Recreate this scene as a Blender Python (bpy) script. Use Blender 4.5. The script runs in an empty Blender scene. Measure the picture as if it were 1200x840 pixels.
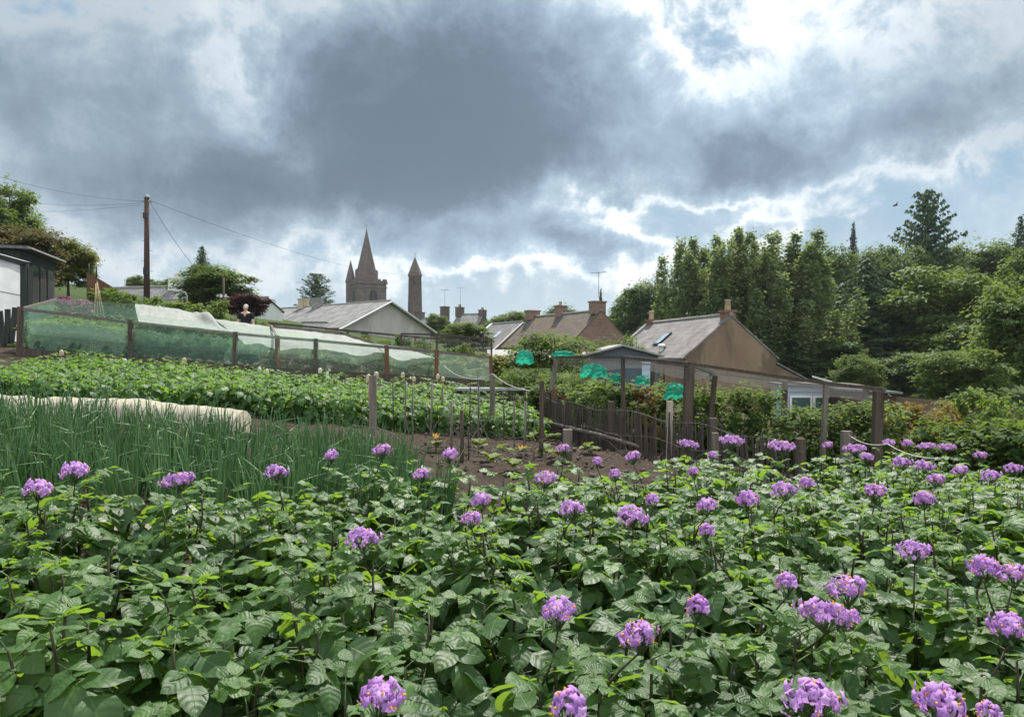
import bpy, math, random
import numpy as np
from mathutils import Vector, Matrix
random.seed(7); RS = np.random.RandomState(11)
SC = bpy.context.scene; COL = SC.collection
PI = math.pi; R = math.radians
F = 867.0; EYE = 1.45

# ------------------------------------------------------------------ terrain
ANCH = [(0,-3,-.1),(0,0,0),(0,1.5,.07),(0,3,.14),(0,5,.2),(-2.3,4,.32),(2.5,3,.12),(-3.4,5,.45),(-4,8,.68),(-8.3,12,.85),(-.7,14,.16),
 (0,10,.17),(1.1,9.9,.17),(-12,18,1.62),(-.55,19,.66),(3.1,7.5,.05),(5,10,-.25),(8,16,-.8),(11,35,-1.1),(20,40,-1.6),(-8.6,24,1.5),
 (-18,25,2.6),(-22,45,4.6),(-11,65,3.3),(-30,30,4.6),(7,60,0.2),(0,30,.6),(0,110,3.5),(-45,60,9),(30,70,-1.5),(55,85,3),(20,90,0),
 (-70,240,9),(0,400,10),(150,150,8),(-30,0,2.5),(30,0,-2),(0,-30,-1),(600,600,12),(-600,600,18),(600,-300,0),(-600,-300,5),(0,900,14)]
_A = np.array(ANCH, float); _n = len(_A)
def _rbf_fit():
    d = np.sqrt(((_A[:,None,:2]-_A[None,:,:2])**2).sum(-1)+.25)
    M = np.zeros((_n+3,_n+3)); M[:_n,:_n] = d
    P = np.c_[np.ones(_n), _A[:,:2]]; M[:_n,_n:] = P; M[_n:,:_n] = P.T
    return np.linalg.solve(M, np.r_[_A[:,2], 0,0,0])
_W = _rbf_fit()
def ground_np(x, y):
    x = np.asarray(x,float); y = np.asarray(y,float)
    o = _W[_n]+_W[_n+1]*x+_W[_n+2]*y
    for i in range(_n): o = o+_W[i]*np.sqrt((x-_A[i,0])**2+(y-_A[i,1])**2+.25)
    return o
def G(x, y): return float(ground_np(x, y))
def at(px, py, D): return Vector(((px-600)/F*D, D, EYE+(420-py)/F*D))
def gx(px, D):                                   # ground point along a bearing
    x = (px-600)/F*D; return Vector((x, D, G(x, D)))

# ------------------------------------------------------------------ node / material helpers
class NT:
    def __init__(s, tree): s.t = tree; s.n = tree.nodes; s.l = tree.links
    def new(s, typ, **kw):
        n = s.n.new(typ)
        for k, v in kw.items(): setattr(n, k, v)
        return n
    def set(s, sock, v):
        if hasattr(v, 'is_output'): s.l.new(v, sock)
        elif v is not None: sock.default_value = v
    def m(s, op, a, b=None, c=None, clamp=False):
        n = s.new('ShaderNodeMath', operation=op, use_clamp=clamp)
        s.set(n.inputs[0], a); s.set(n.inputs[1], b)
        if c is not None: s.set(n.inputs[2], c)
        return n.outputs[0]
    def mix(s, f, a, b, mode='MIX'):
        n = s.new('ShaderNodeMix', data_type='RGBA', blend_type=mode)
        s.set(n.inputs[0], f); s.set(n.inputs[6], a if hasattr(a,'is_output') else (*a[:3],1)); s.set(n.inputs[7], b if hasattr(b,'is_output') else (*b[:3],1))
        return n.outputs[2]
    def noise(s, vec, scale, detail=4, rough=.55, dist=0.0, out=0):
        n = s.new('ShaderNodeTexNoise'); s.set(n.inputs['Vector'], vec)
        n.inputs['Scale'].default_value = scale; n.inputs['Detail'].default_value = detail
        n.inputs['Roughness'].default_value = rough; n.inputs['Distortion'].default_value = dist
        return n.outputs[out]
    def ramp(s, f, stops, interp='LINEAR'):
        n = s.new('ShaderNodeValToRGB'); n.color_ramp.interpolation = interp
        e = n.color_ramp.elements
        while len(e) > 1: e.remove(e[-1])
        e[0].position = stops[0][0]; e[0].color = (*stops[0][1],1) if len(stops[0][1])==3 else stops[0][1]
        for p, c in stops[1:]:
            q = e.new(p); q.color = (*c,1)
        s.set(n.inputs[0], f); return n.outputs[0]
    def smooth(s, x, a, b):
        n = s.new('ShaderNodeMapRange', interpolation_type='SMOOTHSTEP')
        s.set(n.inputs[0], x); n.inputs[1].default_value = a; n.inputs[2].default_value = b
        return n.outputs[0]
    def sep(s, v):
        n = s.new('ShaderNodeSeparateXYZ'); s.set(n.inputs[0], v); return n.outputs
    def comb(s, x, y, z):
        n = s.new('ShaderNodeCombineXYZ'); s.set(n.inputs[0], x); s.set(n.inputs[1], y); s.set(n.inputs[2], z); return n.outputs[0]

def newmat(name):
    m = bpy.data.materials.new(name); m.use_nodes = True
    nt = NT(m.node_tree); m.node_tree.nodes.clear()
    out = nt.new('ShaderNodeOutputMaterial'); return m, nt, out
def objco(nt): return nt.new('ShaderNodeTexCoord').outputs['Object']
def principled(nt, col, rough=.6, spec=.5, normal=None, metal=0.0):
    p = nt.new('ShaderNodeBsdfPrincipled'); nt.set(p.inputs['Base Color'], col if hasattr(col,'is_output') else (*col,1))
    nt.set(p.inputs['Roughness'], rough); p.inputs['Specular IOR Level'].default_value = spec; p.inputs['Metallic'].default_value = metal
    if normal is not None: nt.set(p.inputs['Normal'], normal)
    return p.outputs[0]
def bump(nt, h, strength=.5, dist=.02):
    b = nt.new('ShaderNodeBump'); nt.set(b.inputs['Height'], h); b.inputs['Strength'].default_value = strength; b.inputs['Distance'].default_value = dist
    return b.outputs[0]

def mat_rough(name, c1, c2, scale=3.0, rough=.85, bs=.4, bd=.02, stretch=(1,1,1), fine=14.0, spec=.3):
    m, nt, out = newmat(name); co = objco(nt)
    mp = nt.new('ShaderNodeMapping'); nt.set(mp.inputs['Vector'], co); mp.inputs['Scale'].default_value = stretch
    a = nt.noise(mp.outputs[0], scale, 6, .65); b = nt.noise(mp.outputs[0], scale*fine, 4, .6)
    f = nt.m('ADD', nt.m('MULTIPLY', a, .65), nt.m('MULTIPLY', b, .35))
    col = nt.mix(nt.smooth(f, .36, .64), c1, c2)
    nt.l.new(principled(nt, col, rough, spec, bump(nt, f, bs, bd)), out.inputs[0]); return m
def mat_slate(name, c1, c2, moss=None, bw=.32, bh=.2):
    m, nt, out = newmat(name); co = nt.sep(objco(nt))
    v = nt.comb(co[0], nt.m('MULTIPLY', co[2], 1.5), 0.0)
    b = nt.new('ShaderNodeTexBrick'); nt.set(b.inputs['Vector'], v); b.inputs['Scale'].default_value = 1.0
    b.inputs['Color1'].default_value = (*c1,1); b.inputs['Color2'].default_value = (*c2,1); b.inputs['Mortar'].default_value = (*[k*.35 for k in c1],1)
    b.inputs['Mortar Size'].default_value = .012; b.inputs['Brick Width'].default_value = bw; b.inputs['Row Height'].default_value = bh
    n = nt.noise(v, 1.3, 5, .65); col = nt.mix(nt.smooth(n, .35, .7), b.outputs[0], [k*1.5 for k in c2])
    if moss: col = nt.mix(nt.m('MULTIPLY', nt.smooth(nt.noise(v, .8, 6, .7), .46, .62), .85), col, moss)
    n2 = nt.noise(v, 9, 4, .6); col = nt.mix(nt.m('MULTIPLY', n2, .5), col, [k*.55 for k in c1])
    h = nt.m('ADD', nt.m('MULTIPLY', b.outputs['Fac'], -.6), n2)
    nt.l.new(principled(nt, col, .75, .3, bump(nt, h, .6, .03)), out.inputs[0]); return m
def mat_stone(name, c1, c2, mortar, bw=.5, bh=.26):
    m, nt, out = newmat(name); o = objco(nt); co = nt.sep(o)
    w = nt.noise(o, 1.6, 3, .5)
    v = nt.comb(nt.m('ADD', nt.m('ADD', co[0], co[1]), nt.m('MULTIPLY', w, .25)), nt.m('ADD', co[2], nt.m('MULTIPLY', w, .18)), 0.0)
    b = nt.new('ShaderNodeTexBrick'); nt.set(b.inputs['Vector'], v); b.inputs['Scale'].default_value = 1.0
    b.inputs['Color1'].default_value = (*c1,1); b.inputs['Color2'].default_value = (*c2,1); b.inputs['Mortar'].default_value = (*mortar,1)
    b.inputs['Mortar Size'].default_value = .03; b.inputs['Mortar Smooth'].default_value = .5; b.inputs['Brick Width'].default_value = bw; b.inputs['Row Height'].default_value = bh
    n = nt.noise(o, .7, 6, .65); col = nt.mix(nt.m('MULTIPLY', nt.smooth(n, .35, .68), .7), b.outputs[0], [k*.55 for k in c1])
    n2 = nt.noise(o, 12, 4, .6); col = nt.mix(nt.m('MULTIPLY', n2, .45), col, [k*1.3 for k in c2])
    nt.l.new(principled(nt, col, .9, .2, bump(nt, nt.m('ADD', n2, nt.m('MULTIPLY', b.outputs['Fac'], -.7)), .6, .03)), out.inputs[0]); return m
def mat_harl(name, c1, c2, stain):
    m, nt, out = newmat(name); o = objco(nt)
    mp = nt.new('ShaderNodeMapping'); nt.set(mp.inputs['Vector'], o); mp.inputs['Scale'].default_value = (1,1,.45)
    a = nt.noise(mp.outputs[0], 1.1, 6, .65); b = nt.noise(o, 30, 3, .6); st = nt.noise(mp.outputs[0], .55, 5, .6, 1.0)
    col = nt.mix(nt.smooth(a, .35, .65), c1, c2)
    col = nt.mix(nt.m('MULTIPLY', nt.smooth(st, .49, .60), .8), col, stain)
    col = nt.mix(nt.m('MULTIPLY', b, .35), col, [k*.6 for k in c1])
    nt.l.new(principled(nt, col, .95, .15, bump(nt, b, .5, .02)), out.inputs[0]); return m
def mat_wood(name, c1, c2, axis=2, rough=.85):
    st = [9,9,9]; st[axis] = .7
    return mat_rough(name, c1, c2, 2.2, rough, .5, .012, tuple(st), 5.0)
def mat_leaf(name, ca, cb, tcol, tf=.4, rough=.45, spec=.4, veins=False, sheen=0.0):
    m, nt, out = newmat(name)
    at_ = nt.new('ShaderNodeAttribute', attribute_name='rnd').outputs['Fac']
    oi = nt.new('ShaderNodeObjectInfo').outputs['Random']
    f = nt.m('ADD', nt.m('MULTIPLY', at_, .8), nt.m('MULTIPLY', oi, .2))
    col = nt.mix(f, ca, cb); nrm = None
    tc = nt.mix(f, [k*.75 for k in tcol], tcol)
    if veins:
        uv = nt.sep(nt.new('ShaderNodeTexCoord').outputs['UV'])
        au = nt.m('ABSOLUTE', nt.m('SUBTRACT', nt.m('MULTIPLY', uv[0], 2.0), 1.0))
        t = nt.m('SUBTRACT', uv[1], nt.m('MULTIPLY', nt.m('POWER', au, 1.2), .22))
        pp = nt.m('PINGPONG', nt.m('MULTIPLY', t, 5.5), .5)        # 0 at a side vein
        side = nt.m('SUBTRACT', 1.0, nt.smooth(pp, .0, .11))
        mid = nt.m('SUBTRACT', 1.0, nt.smooth(au, .0, .09))
        vein = nt.m('MAXIMUM', nt.m('MULTIPLY', side, .6), mid)
        puff = nt.m('SUBTRACT', nt.smooth(pp, 0, .5), nt.m('MULTIPLY', mid, .8))
        uvn = nt.new('ShaderNodeTexCoord').outputs['UV']
        fine = nt.noise(uvn, 26, 3, .6)
        h = nt.m('ADD', nt.m('MULTIPLY', puff, .7), nt.m('MULTIPLY', fine, .8))
        nrm = bump(nt, h, .45, .0028)
        col = nt.mix(nt.m('MULTIPLY', vein, .30), col, [min(1,k*2.0) for k in cb])
        col = nt.mix(nt.m('MULTIPLY', fine, .35), col, [k*.55 for k in ca])
        tc = nt.mix(nt.m('MULTIPLY', vein, .5), tc, [k*.6 for k in tcol])
    p = principled(nt, col, rough, spec, nrm)
    tr = nt.new('ShaderNodeBsdfTranslucent'); nt.set(tr.inputs[0], tc)
    if nrm is not None: nt.set(tr.inputs['Normal'], nrm)
    mx = nt.new('ShaderNodeMixShader'); mx.inputs[0].default_value = tf
    nt.l.new(p, mx.inputs[1]); nt.l.new(tr.outputs[0], mx.inputs[2]); nt.l.new(mx.outputs[0], out.inputs[0]); return m
def mat_net(name, col, op, scale=6.0, trans=.4):
    m, nt, out = newmat(name); o = objco(nt)
    n = nt.noise(o, scale, 4, .6); fac = nt.m('ADD', op*.7, nt.m('MULTIPLY', n, op*.6), None, True)
    d = principled(nt, nt.mix(n, [k*.8 for k in col], col), .7, .2)
    tr = nt.new('ShaderNodeBsdfTranslucent'); tr.inputs[0].default_value = (*col,1)
    a = nt.new('ShaderNodeMixShader'); a.inputs[0].default_value = trans; nt.l.new(d, a.inputs[1]); nt.l.new(tr.outputs[0], a.inputs[2])
    tp = nt.new('ShaderNodeBsdfTransparent')
    b = nt.new('ShaderNodeMixShader'); nt.set(b.inputs[0], fac); nt.l.new(tp.outputs[0], b.inputs[1]); nt.l.new(a.outputs[0], b.inputs[2])
    nt.l.new(b.outputs[0], out.inputs[0]); return m

M = {}
M['potato'] = mat_leaf('potato_leaf', (.019,.058,.024), (.105,.200,.050), (.32,.52,.05), .40, .43, .45, True)
M['potato_far'] = mat_leaf('potato_leaf_far', (.030,.085,.024), (.075,.155,.036), (.30,.52,.05), .40, .55, .35)
M['stem'] = mat_rough('potato_stem', (.024,.018,.011), (.05,.048,.018), 12, .6, .2, .002)
M['stalk'] = mat_rough('potato_leaf_stalk', (.05,.085,.028), (.08,.12,.04), 12, .6, .2, .002)
M['clod'] = mat_rough('soil_clod', (.05,.036,.027), (.15,.115,.09), 6, .95, .5, .006)
M['petal'] = mat_leaf('lilac_petal', (.46,.20,.60), (.74,.48,.82), (.68,.36,.82), .40, .7, .15)
M['anther'] = mat_rough('orange_anther', (.80,.33,.02), (.9,.5,.05), 30, .5, .1, .001)
M['onion'] = mat_leaf('onion_leaf', (.065,.16,.065), (.155,.28,.10), (.24,.42,.11), .3, .42, .5)
M['brassica'] = mat_leaf('brassica_leaf', (.09,.19,.14), (.24,.36,.26), (.16,.32,.10), .3, .45, .5)
M['yleaf'] = mat_leaf('yellow_green_leaf', (.08,.13,.025), (.17,.20,.04), (.32,.4,.05), .35, .6, .2)
M['orange_petal'] = mat_leaf('orange_petal', (.8,.35,.04), (.85,.55,.1), (.85,.5,.1), .3, .5, .3)
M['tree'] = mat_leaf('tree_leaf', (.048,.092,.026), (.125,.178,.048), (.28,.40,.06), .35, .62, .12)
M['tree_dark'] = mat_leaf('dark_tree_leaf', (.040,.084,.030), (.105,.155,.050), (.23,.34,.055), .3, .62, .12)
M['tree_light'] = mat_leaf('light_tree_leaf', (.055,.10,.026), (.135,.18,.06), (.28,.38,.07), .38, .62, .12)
M['tree_poplar'] = mat_leaf('poplar_leaf', (.085,.132,.055), (.235,.265,.150), (.36,.48,.11), .35, .62, .12)
M['tree_yellow'] = mat_leaf('yellow_tree_leaf', (.08,.10,.02), (.15,.155,.03), (.32,.34,.05), .35, .62, .12)
M['tree_brown'] = mat_leaf('brown_tree_leaf', (.06,.058,.022), (.13,.11,.05), (.24,.2,.06), .3, .62, .12)
M['tree_copper'] = mat_leaf('copper_tree_leaf', (.03,.014,.016), (.07,.03,.03), (.16,.05,.04), .3, .62, .12)
M['spruce'] = mat_leaf('spruce_needles', (.030,.062,.027), (.080,.125,.050), (.12,.20,.06), .2, .62, .12)
M['spruce_grey'] = mat_leaf('grey_spruce_needles', (.035,.036,.046), (.07,.068,.08), (.06,.06,.06), .2, .62, .12)
M['shrub'] = mat_leaf('shrub_leaf', (.032,.070,.020), (.095,.145,.036), (.24,.36,.05), .38, .62, .12)
M['rasp'] = mat_leaf('raspberry_leaf', (.05,.095,.032), (.15,.21,.07), (.36,.48,.09), .4, .62, .12)
M['currant'] = mat_leaf('turning_currant_leaf', (.07,.075,.018), (.20,.13,.03), (.38,.28,.06), .38, .62, .12)
M['heather'] = mat_leaf('magenta_flower', (.16,.04,.11), (.30,.08,.2), (.35,.1,.25), .3, .6, .2)
M['bark'] = mat_rough('bark', (.045,.036,.026), (.11,.09,.065), 4, .95, .6, .03, (2,2,.5))
M['wood_grey'] = mat_wood('weathered_timber', (.095,.083,.07), (.21,.185,.155))
M['wood_grey_h'] = mat_wood('weathered_rail', (.09,.08,.068), (.20,.175,.145), 0)
M['wood_dark'] = mat_wood('dark_timber', (.045,.035,.028), (.11,.085,.065))
M['wood_red'] = mat_wood('red_brown_timber', (.10,.05,.028), (.19,.10,.06))
M['wood_pale'] = mat_wood('pale_timber', (.30,.26,.20), (.45,.40,.32))
M['pole'] = mat_wood('creosoted_pole', (.055,.032,.026), (.11,.065,.05))
M['paling'] = mat_wood('grey_paling', (.035,.030,.026), (.105,.09,.075))
M['bean'] = mat_wood('cane', (.25,.19,.10), (.42,.34,.2))
M['harl_tan'] = mat_harl('tan_harling', (.225,.162,.110), (.295,.222,.155), (.115,.085,.062))
M['harl_grey'] = mat_harl('pale_harling', (.50,.475,.44), (.58,.555,.52), (.42,.40,.37))
M['harl_low'] = mat_harl('pinkish_harling', (.26,.17,.12), (.34,.23,.16), (.16,.11,.08))
M['white'] = mat_rough('white_paint', (.70,.70,.68), (.80,.80,.78), 2, .5, .05, .004)
M['slate'] = mat_slate('grey_slate', (.15,.148,.15), (.20,.195,.195))
M['slate2'] = mat_slate('pale_slate', (.14,.128,.125), (.20,.185,.18), None, .45, .28)
M['slate_moss'] = mat_slate('mossy_slate', (.075,.062,.055), (.125,.10,.088), (.15,.11,.03), .5, .3)
M['stone_red'] = mat_stone('red_rubble', (.21,.13,.10), (.29,.19,.15), (.25,.21,.18))
M['stone_church'] = mat_stone('church_stone', (.105,.085,.074), (.165,.138,.12), (.07,.058,.05), 1.3, .6)
M['stone_spire'] = mat_stone('spire_stone', (.11,.085,.075), (.155,.125,.11), (.09,.075,.07), 1.3, .5)
M['stone_tower'] = mat_stone('round_tower_stone', (.115,.088,.078), (.17,.13,.115), (.075,.06,.054), 1.0, .6)
M['dark'] = mat_rough('dark_opening', (.012,.012,.013), (.02,.02,.022), 5, .5, .05, .002)
M['green_hut'] = mat_wood('dark_green_boards', (.018,.026,.022), (.04,.052,.045))
M['felt'] = mat_rough('roof_felt', (.10,.115,.11), (.19,.20,.19), 6, .9, .3, .006)
M['felt_pale'] = mat_rough('pale_roof_sheet', (.26,.25,.245), (.36,.35,.34), 5, .9, .3, .006)
M['blue'] = mat_wood('pale_blue_boards', (.34,.44,.53), (.44,.54,.62), 0, .6)
M['blue_dk'] = mat_wood('blue_grey_boards', (.06,.08,.10), (.10,.13,.155), 0, .6)
M['brown_boards'] = mat_wood('brown_boards', (.055,.032,.03), (.09,.055,.05), 0)
M['brick'] = mat_stone('red_brick', (.23,.11,.07), (.29,.15,.10), (.25,.21,.18), .22, .075)
M['clay'] = mat_rough('buff_clay_pot', (.45,.36,.24), (.58,.48,.34), 6, .8, .2, .005)
M['cement'] = mat_rough('grey_render', (.22,.215,.20), (.32,.31,.29), 3, .9, .3, .01)
M['metal'] = mat_rough('grey_metal', (.22,.23,.24), (.34,.35,.36), 8, .5, .1, .002)
M['wire'] = mat_rough('dull_wire', (.17,.16,.145), (.28,.27,.25), 20, .5, .1, .001)
M['cable'] = mat_rough('black_cable', (.03,.03,.035), (.05,.05,.055), 8, .6, .1, .001)
M['rope'] = mat_rough('pale_rope', (.45,.43,.38), (.62,.6,.54), 20, .8, .2, .002)
M['cream_plastic'] = mat_rough('cream_plastic', (.38,.31,.19), (.50,.43,.29), 9, .5, .1, .002)
M['white_plastic'] = mat_rough('white_plastic', (.50,.50,.48), (.62,.62,.60), 9, .4, .1, .002)
M['net_green'] = mat_net('green_netting', (.46,.72,.58), .15, 9, .7)
M['net_end'] = mat_net('green_netting_bunched', (.42,.70,.55), .30, 5, .7)
M['net_grey'] = mat_net('grey_netting', (.13,.13,.13), .22, 3)
M['net_white'] = mat_net('pale_netting', (.54,.60,.57), .11, 9, .7)
M['fleece'] = mat_net('white_fleece', (.60,.61,.58), .74, 7, .35)
M['fleece_row'] = mat_net('cream_fleece', (.58,.53,.42), .97, 5, .3)
M['jade'] = mat_net('jade_netting', (.03,.46,.31), .90, 22, .45)
M['sheet'] = mat_net('white_sheeting', (.72,.75,.76), .93, 2, .4)
M['fabric_black'] = mat_rough('black_cotton', (.012,.012,.014), (.022,.022,.026), 20, .9, .2, .003)
M['trouser'] = mat_rough('dark_trousers', (.03,.032,.04), (.05,.052,.06), 20, .9, .2, .003)
M['skin'] = mat_rough('skin', (.55,.34,.25), (.62,.40,.30), 12, .5, .1, .002)
M['hair'] = mat_rough('white_hair', (.42,.40,.36), (.58,.56,.52), 30, .6, .3, .004, (1,1,3))
M['bird'] = mat_rough('dark_feathers', (.03,.03,.035), (.06,.06,.065), 20, .8, .2, .003)
def glass(name, col):
    m, nt, out = newmat(name); n = nt.noise(objco(nt), 2.2, 4, .6)
    nt.l.new(principled(nt, nt.mix(n, col, [k*2 for k in col]), .12, .8), out.inputs[0]); return m
M['glass'] = glass('dark_glass', (.03,.04,.042)); M['glass_sky'] = glass('sky_glass', (.25,.30,.34)); M['glass_green'] = glass('green_glass', (.02,.06,.05))

# ground material: dug soil in the garden, rough grass beyond
def mat_ground():
    m, nt, out = newmat('garden_ground'); o = objco(nt); c = nt.sep(o)
    a = nt.noise(o, 3.5, 8, .7); b = nt.noise(o, 28, 6, .7); d = nt.noise(o, .7, 4, .6)
    soil = nt.ramp(nt.m('ADD', nt.m('MULTIPLY', a, .5), nt.m('MULTIPLY', b, .5)), [(.33,(.022,.015,.011)),(.5,(.060,.042,.031)),(.68,(.125,.093,.070))])
    soil = nt.mix(nt.smooth(nt.noise(o, 60, 2, .5), .68, .74), soil, (.30,.27,.23))
    grass = nt.ramp(nt.m('ADD', nt.m('MULTIPLY', a, .6), nt.m('MULTIPLY', d, .4)), [(.35,(.025,.045,.012)),(.55,(.055,.085,.022)),(.7,(.10,.11,.035))])
    r = nt.m('ADD', c[1], nt.m('MULTIPLY', nt.m('SUBTRACT', d, .5), 3.0))
    col = nt.mix(nt.smooth(r, 24.0, 28.0), soil, grass)
    nt.l.new(principled(nt, col, .95, .15, bump(nt, nt.m('ADD', a, b), .9, .05)), out.inputs[0]); return m
M['ground'] = mat_ground()

# ------------------------------------------------------------------ mesh helpers
def mesh_np(name, V, Fq, uv=None, rnd=None, smooth=True):
    V = np.asarray(V, np.float32); Fq = np.asarray(Fq, np.int32); k = Fq.shape[1]
    me = bpy.data.meshes.new(name)
    me.vertices.add(len(V)); me.vertices.foreach_set('co', V.ravel())
    me.loops.add(Fq.size); me.loops.foreach_set('vertex_index', Fq.ravel())
    me.polygons.add(len(Fq)); me.polygons.foreach_set('loop_start', np.arange(0, Fq.size, k, dtype=np.int32))
    me.polygons.foreach_set('loop_total', np.full(len(Fq), k, np.int32))
    if smooth: me.polygons.foreach_set('use_smooth', np.ones(len(Fq), bool))
    if uv is not None:
        l = me.uv_layers.new(name='UVMap'); l.data.foreach_set('uv', np.asarray(uv, np.float32)[Fq.ravel()].ravel())
    if rnd is not None:
        a = me.attributes.new('rnd', 'FLOAT', 'POINT'); a.data.foreach_set('value', np.asarray(rnd, np.float32))
    me.update(calc_edges=True); return me
class Leaves:                                     # instances of small leaf templates gathered into one mesh
    def __init__(s): s.V=[]; s.F=[]; s.U=[]; s.R=[]; s.n=0
    def add(s, tmpl, mats, locs, rnd):
        tv, tf, tu = tmpl; N = len(locs); k = len(tv)
        V = np.einsum('nij,kj->nki', mats, tv)+np.asarray(locs)[:,None,:]
        s.V.append(V.reshape(-1,3)); s.F.append((tf[None]+(np.arange(N)*k)[:,None,None]+s.n).reshape(-1,tf.shape[1]))
        s.U.append(np.tile(tu,(N,1))); s.R.append(np.repeat(np.asarray(rnd),k)); s.n += N*k
    def mesh(s, name): return mesh_np(name, np.concatenate(s.V), np.concatenate(s.F), np.concatenate(s.U), np.clip(np.concatenate(s.R),0,1))
class MB:
    def __init__(s): s.v=[]; s.f=[]; s.sm=[]
    def quad(s, a, b, c, d): 
        i=len(s.v); s.v += [tuple(a),tuple(b),tuple(c),tuple(d)]; s.f.append((i,i+1,i+2,i+3)); s.sm.append(False)
    def poly(s, pts):
        i=len(s.v); s.v += [tuple(p) for p in pts]; s.f.append(tuple(range(i,i+len(pts)))); s.sm.append(False)
    def box(s, c, d, rot=None, jit=0.0):
        c = Vector(c); h = Vector(d)*.5; i=len(s.v)
        for z in (-1,1):
            for y in (-1,1):
                for x in (-1,1):
                    p = Vector((x*h.x*(1+random.uniform(-jit,jit)), y*h.y*(1+random.uniform(-jit,jit)), z*h.z))
                    if rot is not None: p = rot @ p
                    s.v.append(tuple(c+p))
        for q in ((0,2,3,1),(4,5,7,6),(0,1,5,4),(2,6,7,3),(0,4,6,2),(1,3,7,5)): s.f.append(tuple(i+k for k in q)); s.sm.append(False)
    def bar(s, a, b, w, h=None):                   # rectangular bar between two points
        a=Vector(a); b=Vector(b); d=b-a; q=d.to_track_quat('Z','Y').to_matrix()
        s.box((a+b)/2, (w, h or w, d.length), q)
    def tube(s, pts, rad, n=6, caps=True):
        pts=[Vector(p) for p in pts]; m=len(pts)
        if not hasattr(rad,'__len__'): rad=[rad]*m
        up=Vector((0,0,1)); d0=(pts[1]-pts[0]).normalized()
        x=d0.orthogonal().normalized(); i0=len(s.v)
        for k,p in enumerate(pts):
            d=(pts[min(k+1,m-1)]-pts[max(k-1,0)]).normalized()
            x=(x-d*x.dot(d)); x = x.normalized() if x.length>1e-6 else d.orthogonal().normalized(); y=d.cross(x)
            for j in range(n):
                a=2*PI*j/n; s.v.append(tuple(p+(x*math.cos(a)+y*math.sin(a))*rad[k]))
        for k in range(m-1):
            for j in range(n):
                j2=(j+1)%n; s.f.append((i0+k*n+j,i0+k*n+j2,i0+(k+1)*n+j2,i0+(k+1)*n+j)); s.sm.append(True)
        if caps:
            s.f.append(tuple(i0+j for j in range(n))[::-1]); s.sm.append(False)
            s.f.append(tuple(i0+(m-1)*n+j for j in range(n))); s.sm.append(False)
    def ball(s, c, r, n=8, sc=(1,1,1)):
        c=Vector(c); i0=len(s.v)
        for a in range(n+1):
            t=PI*a/n
            for b in range(n): 
                p=2*PI*b/n; s.v.append((c.x+r*sc[0]*math.sin(t)*math.cos(p), c.y+r*sc[1]*math.sin(t)*math.sin(p), c.z+r*sc[2]*math.cos(t)))
        for a in range(n):
            for b in range(n): s.f.append((i0+a*n+b,i0+(a+1)*n+b,i0+(a+1)*n+(b+1)%n,i0+a*n+(b+1)%n)); s.sm.append(True)
    def lathe(s, prof, n=24, c=(0,0,0), smooth=True):
        i0=len(s.v); c=Vector(c)
        for (r,z) in prof:
            for j in range(n): s.v.append((c.x+r*math.cos(2*PI*j/n), c.y+r*math.sin(2*PI*j/n), c.z+z))
        for k in range(len(prof)-1):
            for j in range(n): j2=(j+1)%n; s.f.append((i0+k*n+j,i0+k*n+j2,i0+(k+1)*n+j2,i0+(k+1)*n+j)); s.sm.append(smooth)
    def slab(s, P, th):                            # four corners, thickened upward
        P=[tuple(p) for p in P]; Q=[(p[0],p[1],p[2]+th) for p in P]; i=len(s.v); s.v+=P+Q
        for q in ((0,1,2,3),(4,5,6,7),(0,1,5,4),(1,2,6,5),(2,3,7,6),(3,0,4,7)): s.f.append(tuple(i+k for k in q)); s.sm.append(False)
    def prism(s, pts, a, b):                       # outline in local (x,z) extruded along y from a to b
        i=len(s.v); n=len(pts)
        for y in (a,b): s.v += [(p[0],y,p[1]) for p in pts]
        s.f.append(tuple(range(i,i+n))); s.f.append(tuple(range(i+2*n-1,i+n-1,-1))); s.sm += [False,False]
        for k in range(n): k2=(k+1)%n; s.f.append((i+k,i+n+k,i+n+k2,i+k2)); s.sm.append(False)
    def mesh(s, name):
        me=bpy.data.meshes.new(name); me.from_pydata(s.v,[],s.f); me.update()
        for p,q in zip(me.polygons,s.sm): p.use_smooth=q
        import bmesh
        bm=bmesh.new(); bm.from_mesh(me); bmesh.ops.recalc_face_normals(bm,faces=bm.faces); bm.to_mesh(me); bm.free()
        return me
def link(name, me, mat, parent=None, loc=(0,0,0), rot=(0,0,0)):
    if isinstance(me, MB): me = me.mesh(name)
    o=bpy.data.objects.new(name, me)
    if mat is not None and len(me.materials)==0: me.materials.append(mat)
    COL.objects.link(o); o.location=loc; o.rotation_euler=rot
    if parent is not None: o.parent=parent
    return o
def tag(o, label, cat, group=None, kind=None):
    if label: o['label']=label
    if cat: o['category']=cat
    if group: o['group']=group
    if kind: o['kind']=kind
    return o
def thing(name, label, cat, loc=(0,0,0), rz=0, group=None):
    o=bpy.data.objects.new(name, None); COL.objects.link(o); o.location=loc; o.rotation_euler=(0,0,rz); o.empty_display_size=.2
    return tag(o,label,cat,group)
def dup(root, loc, rz=0, sc=1.0, label=None, group=None, tilt=(0,0)):
    def cp(o, par):
        c=o.copy(); COL.objects.link(c)
        if par is not None: c.parent=par
        for ch in o.children: cp(ch, c)
        return c
    r=cp(root,None); r.location=loc; r.rotation_euler=(tilt[0],tilt[1],rz); r.scale=(sc,sc,sc) if not hasattr(sc,'__len__') else sc
    if label: r['label']=label
    if group: r['group']=group
    return r

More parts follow.
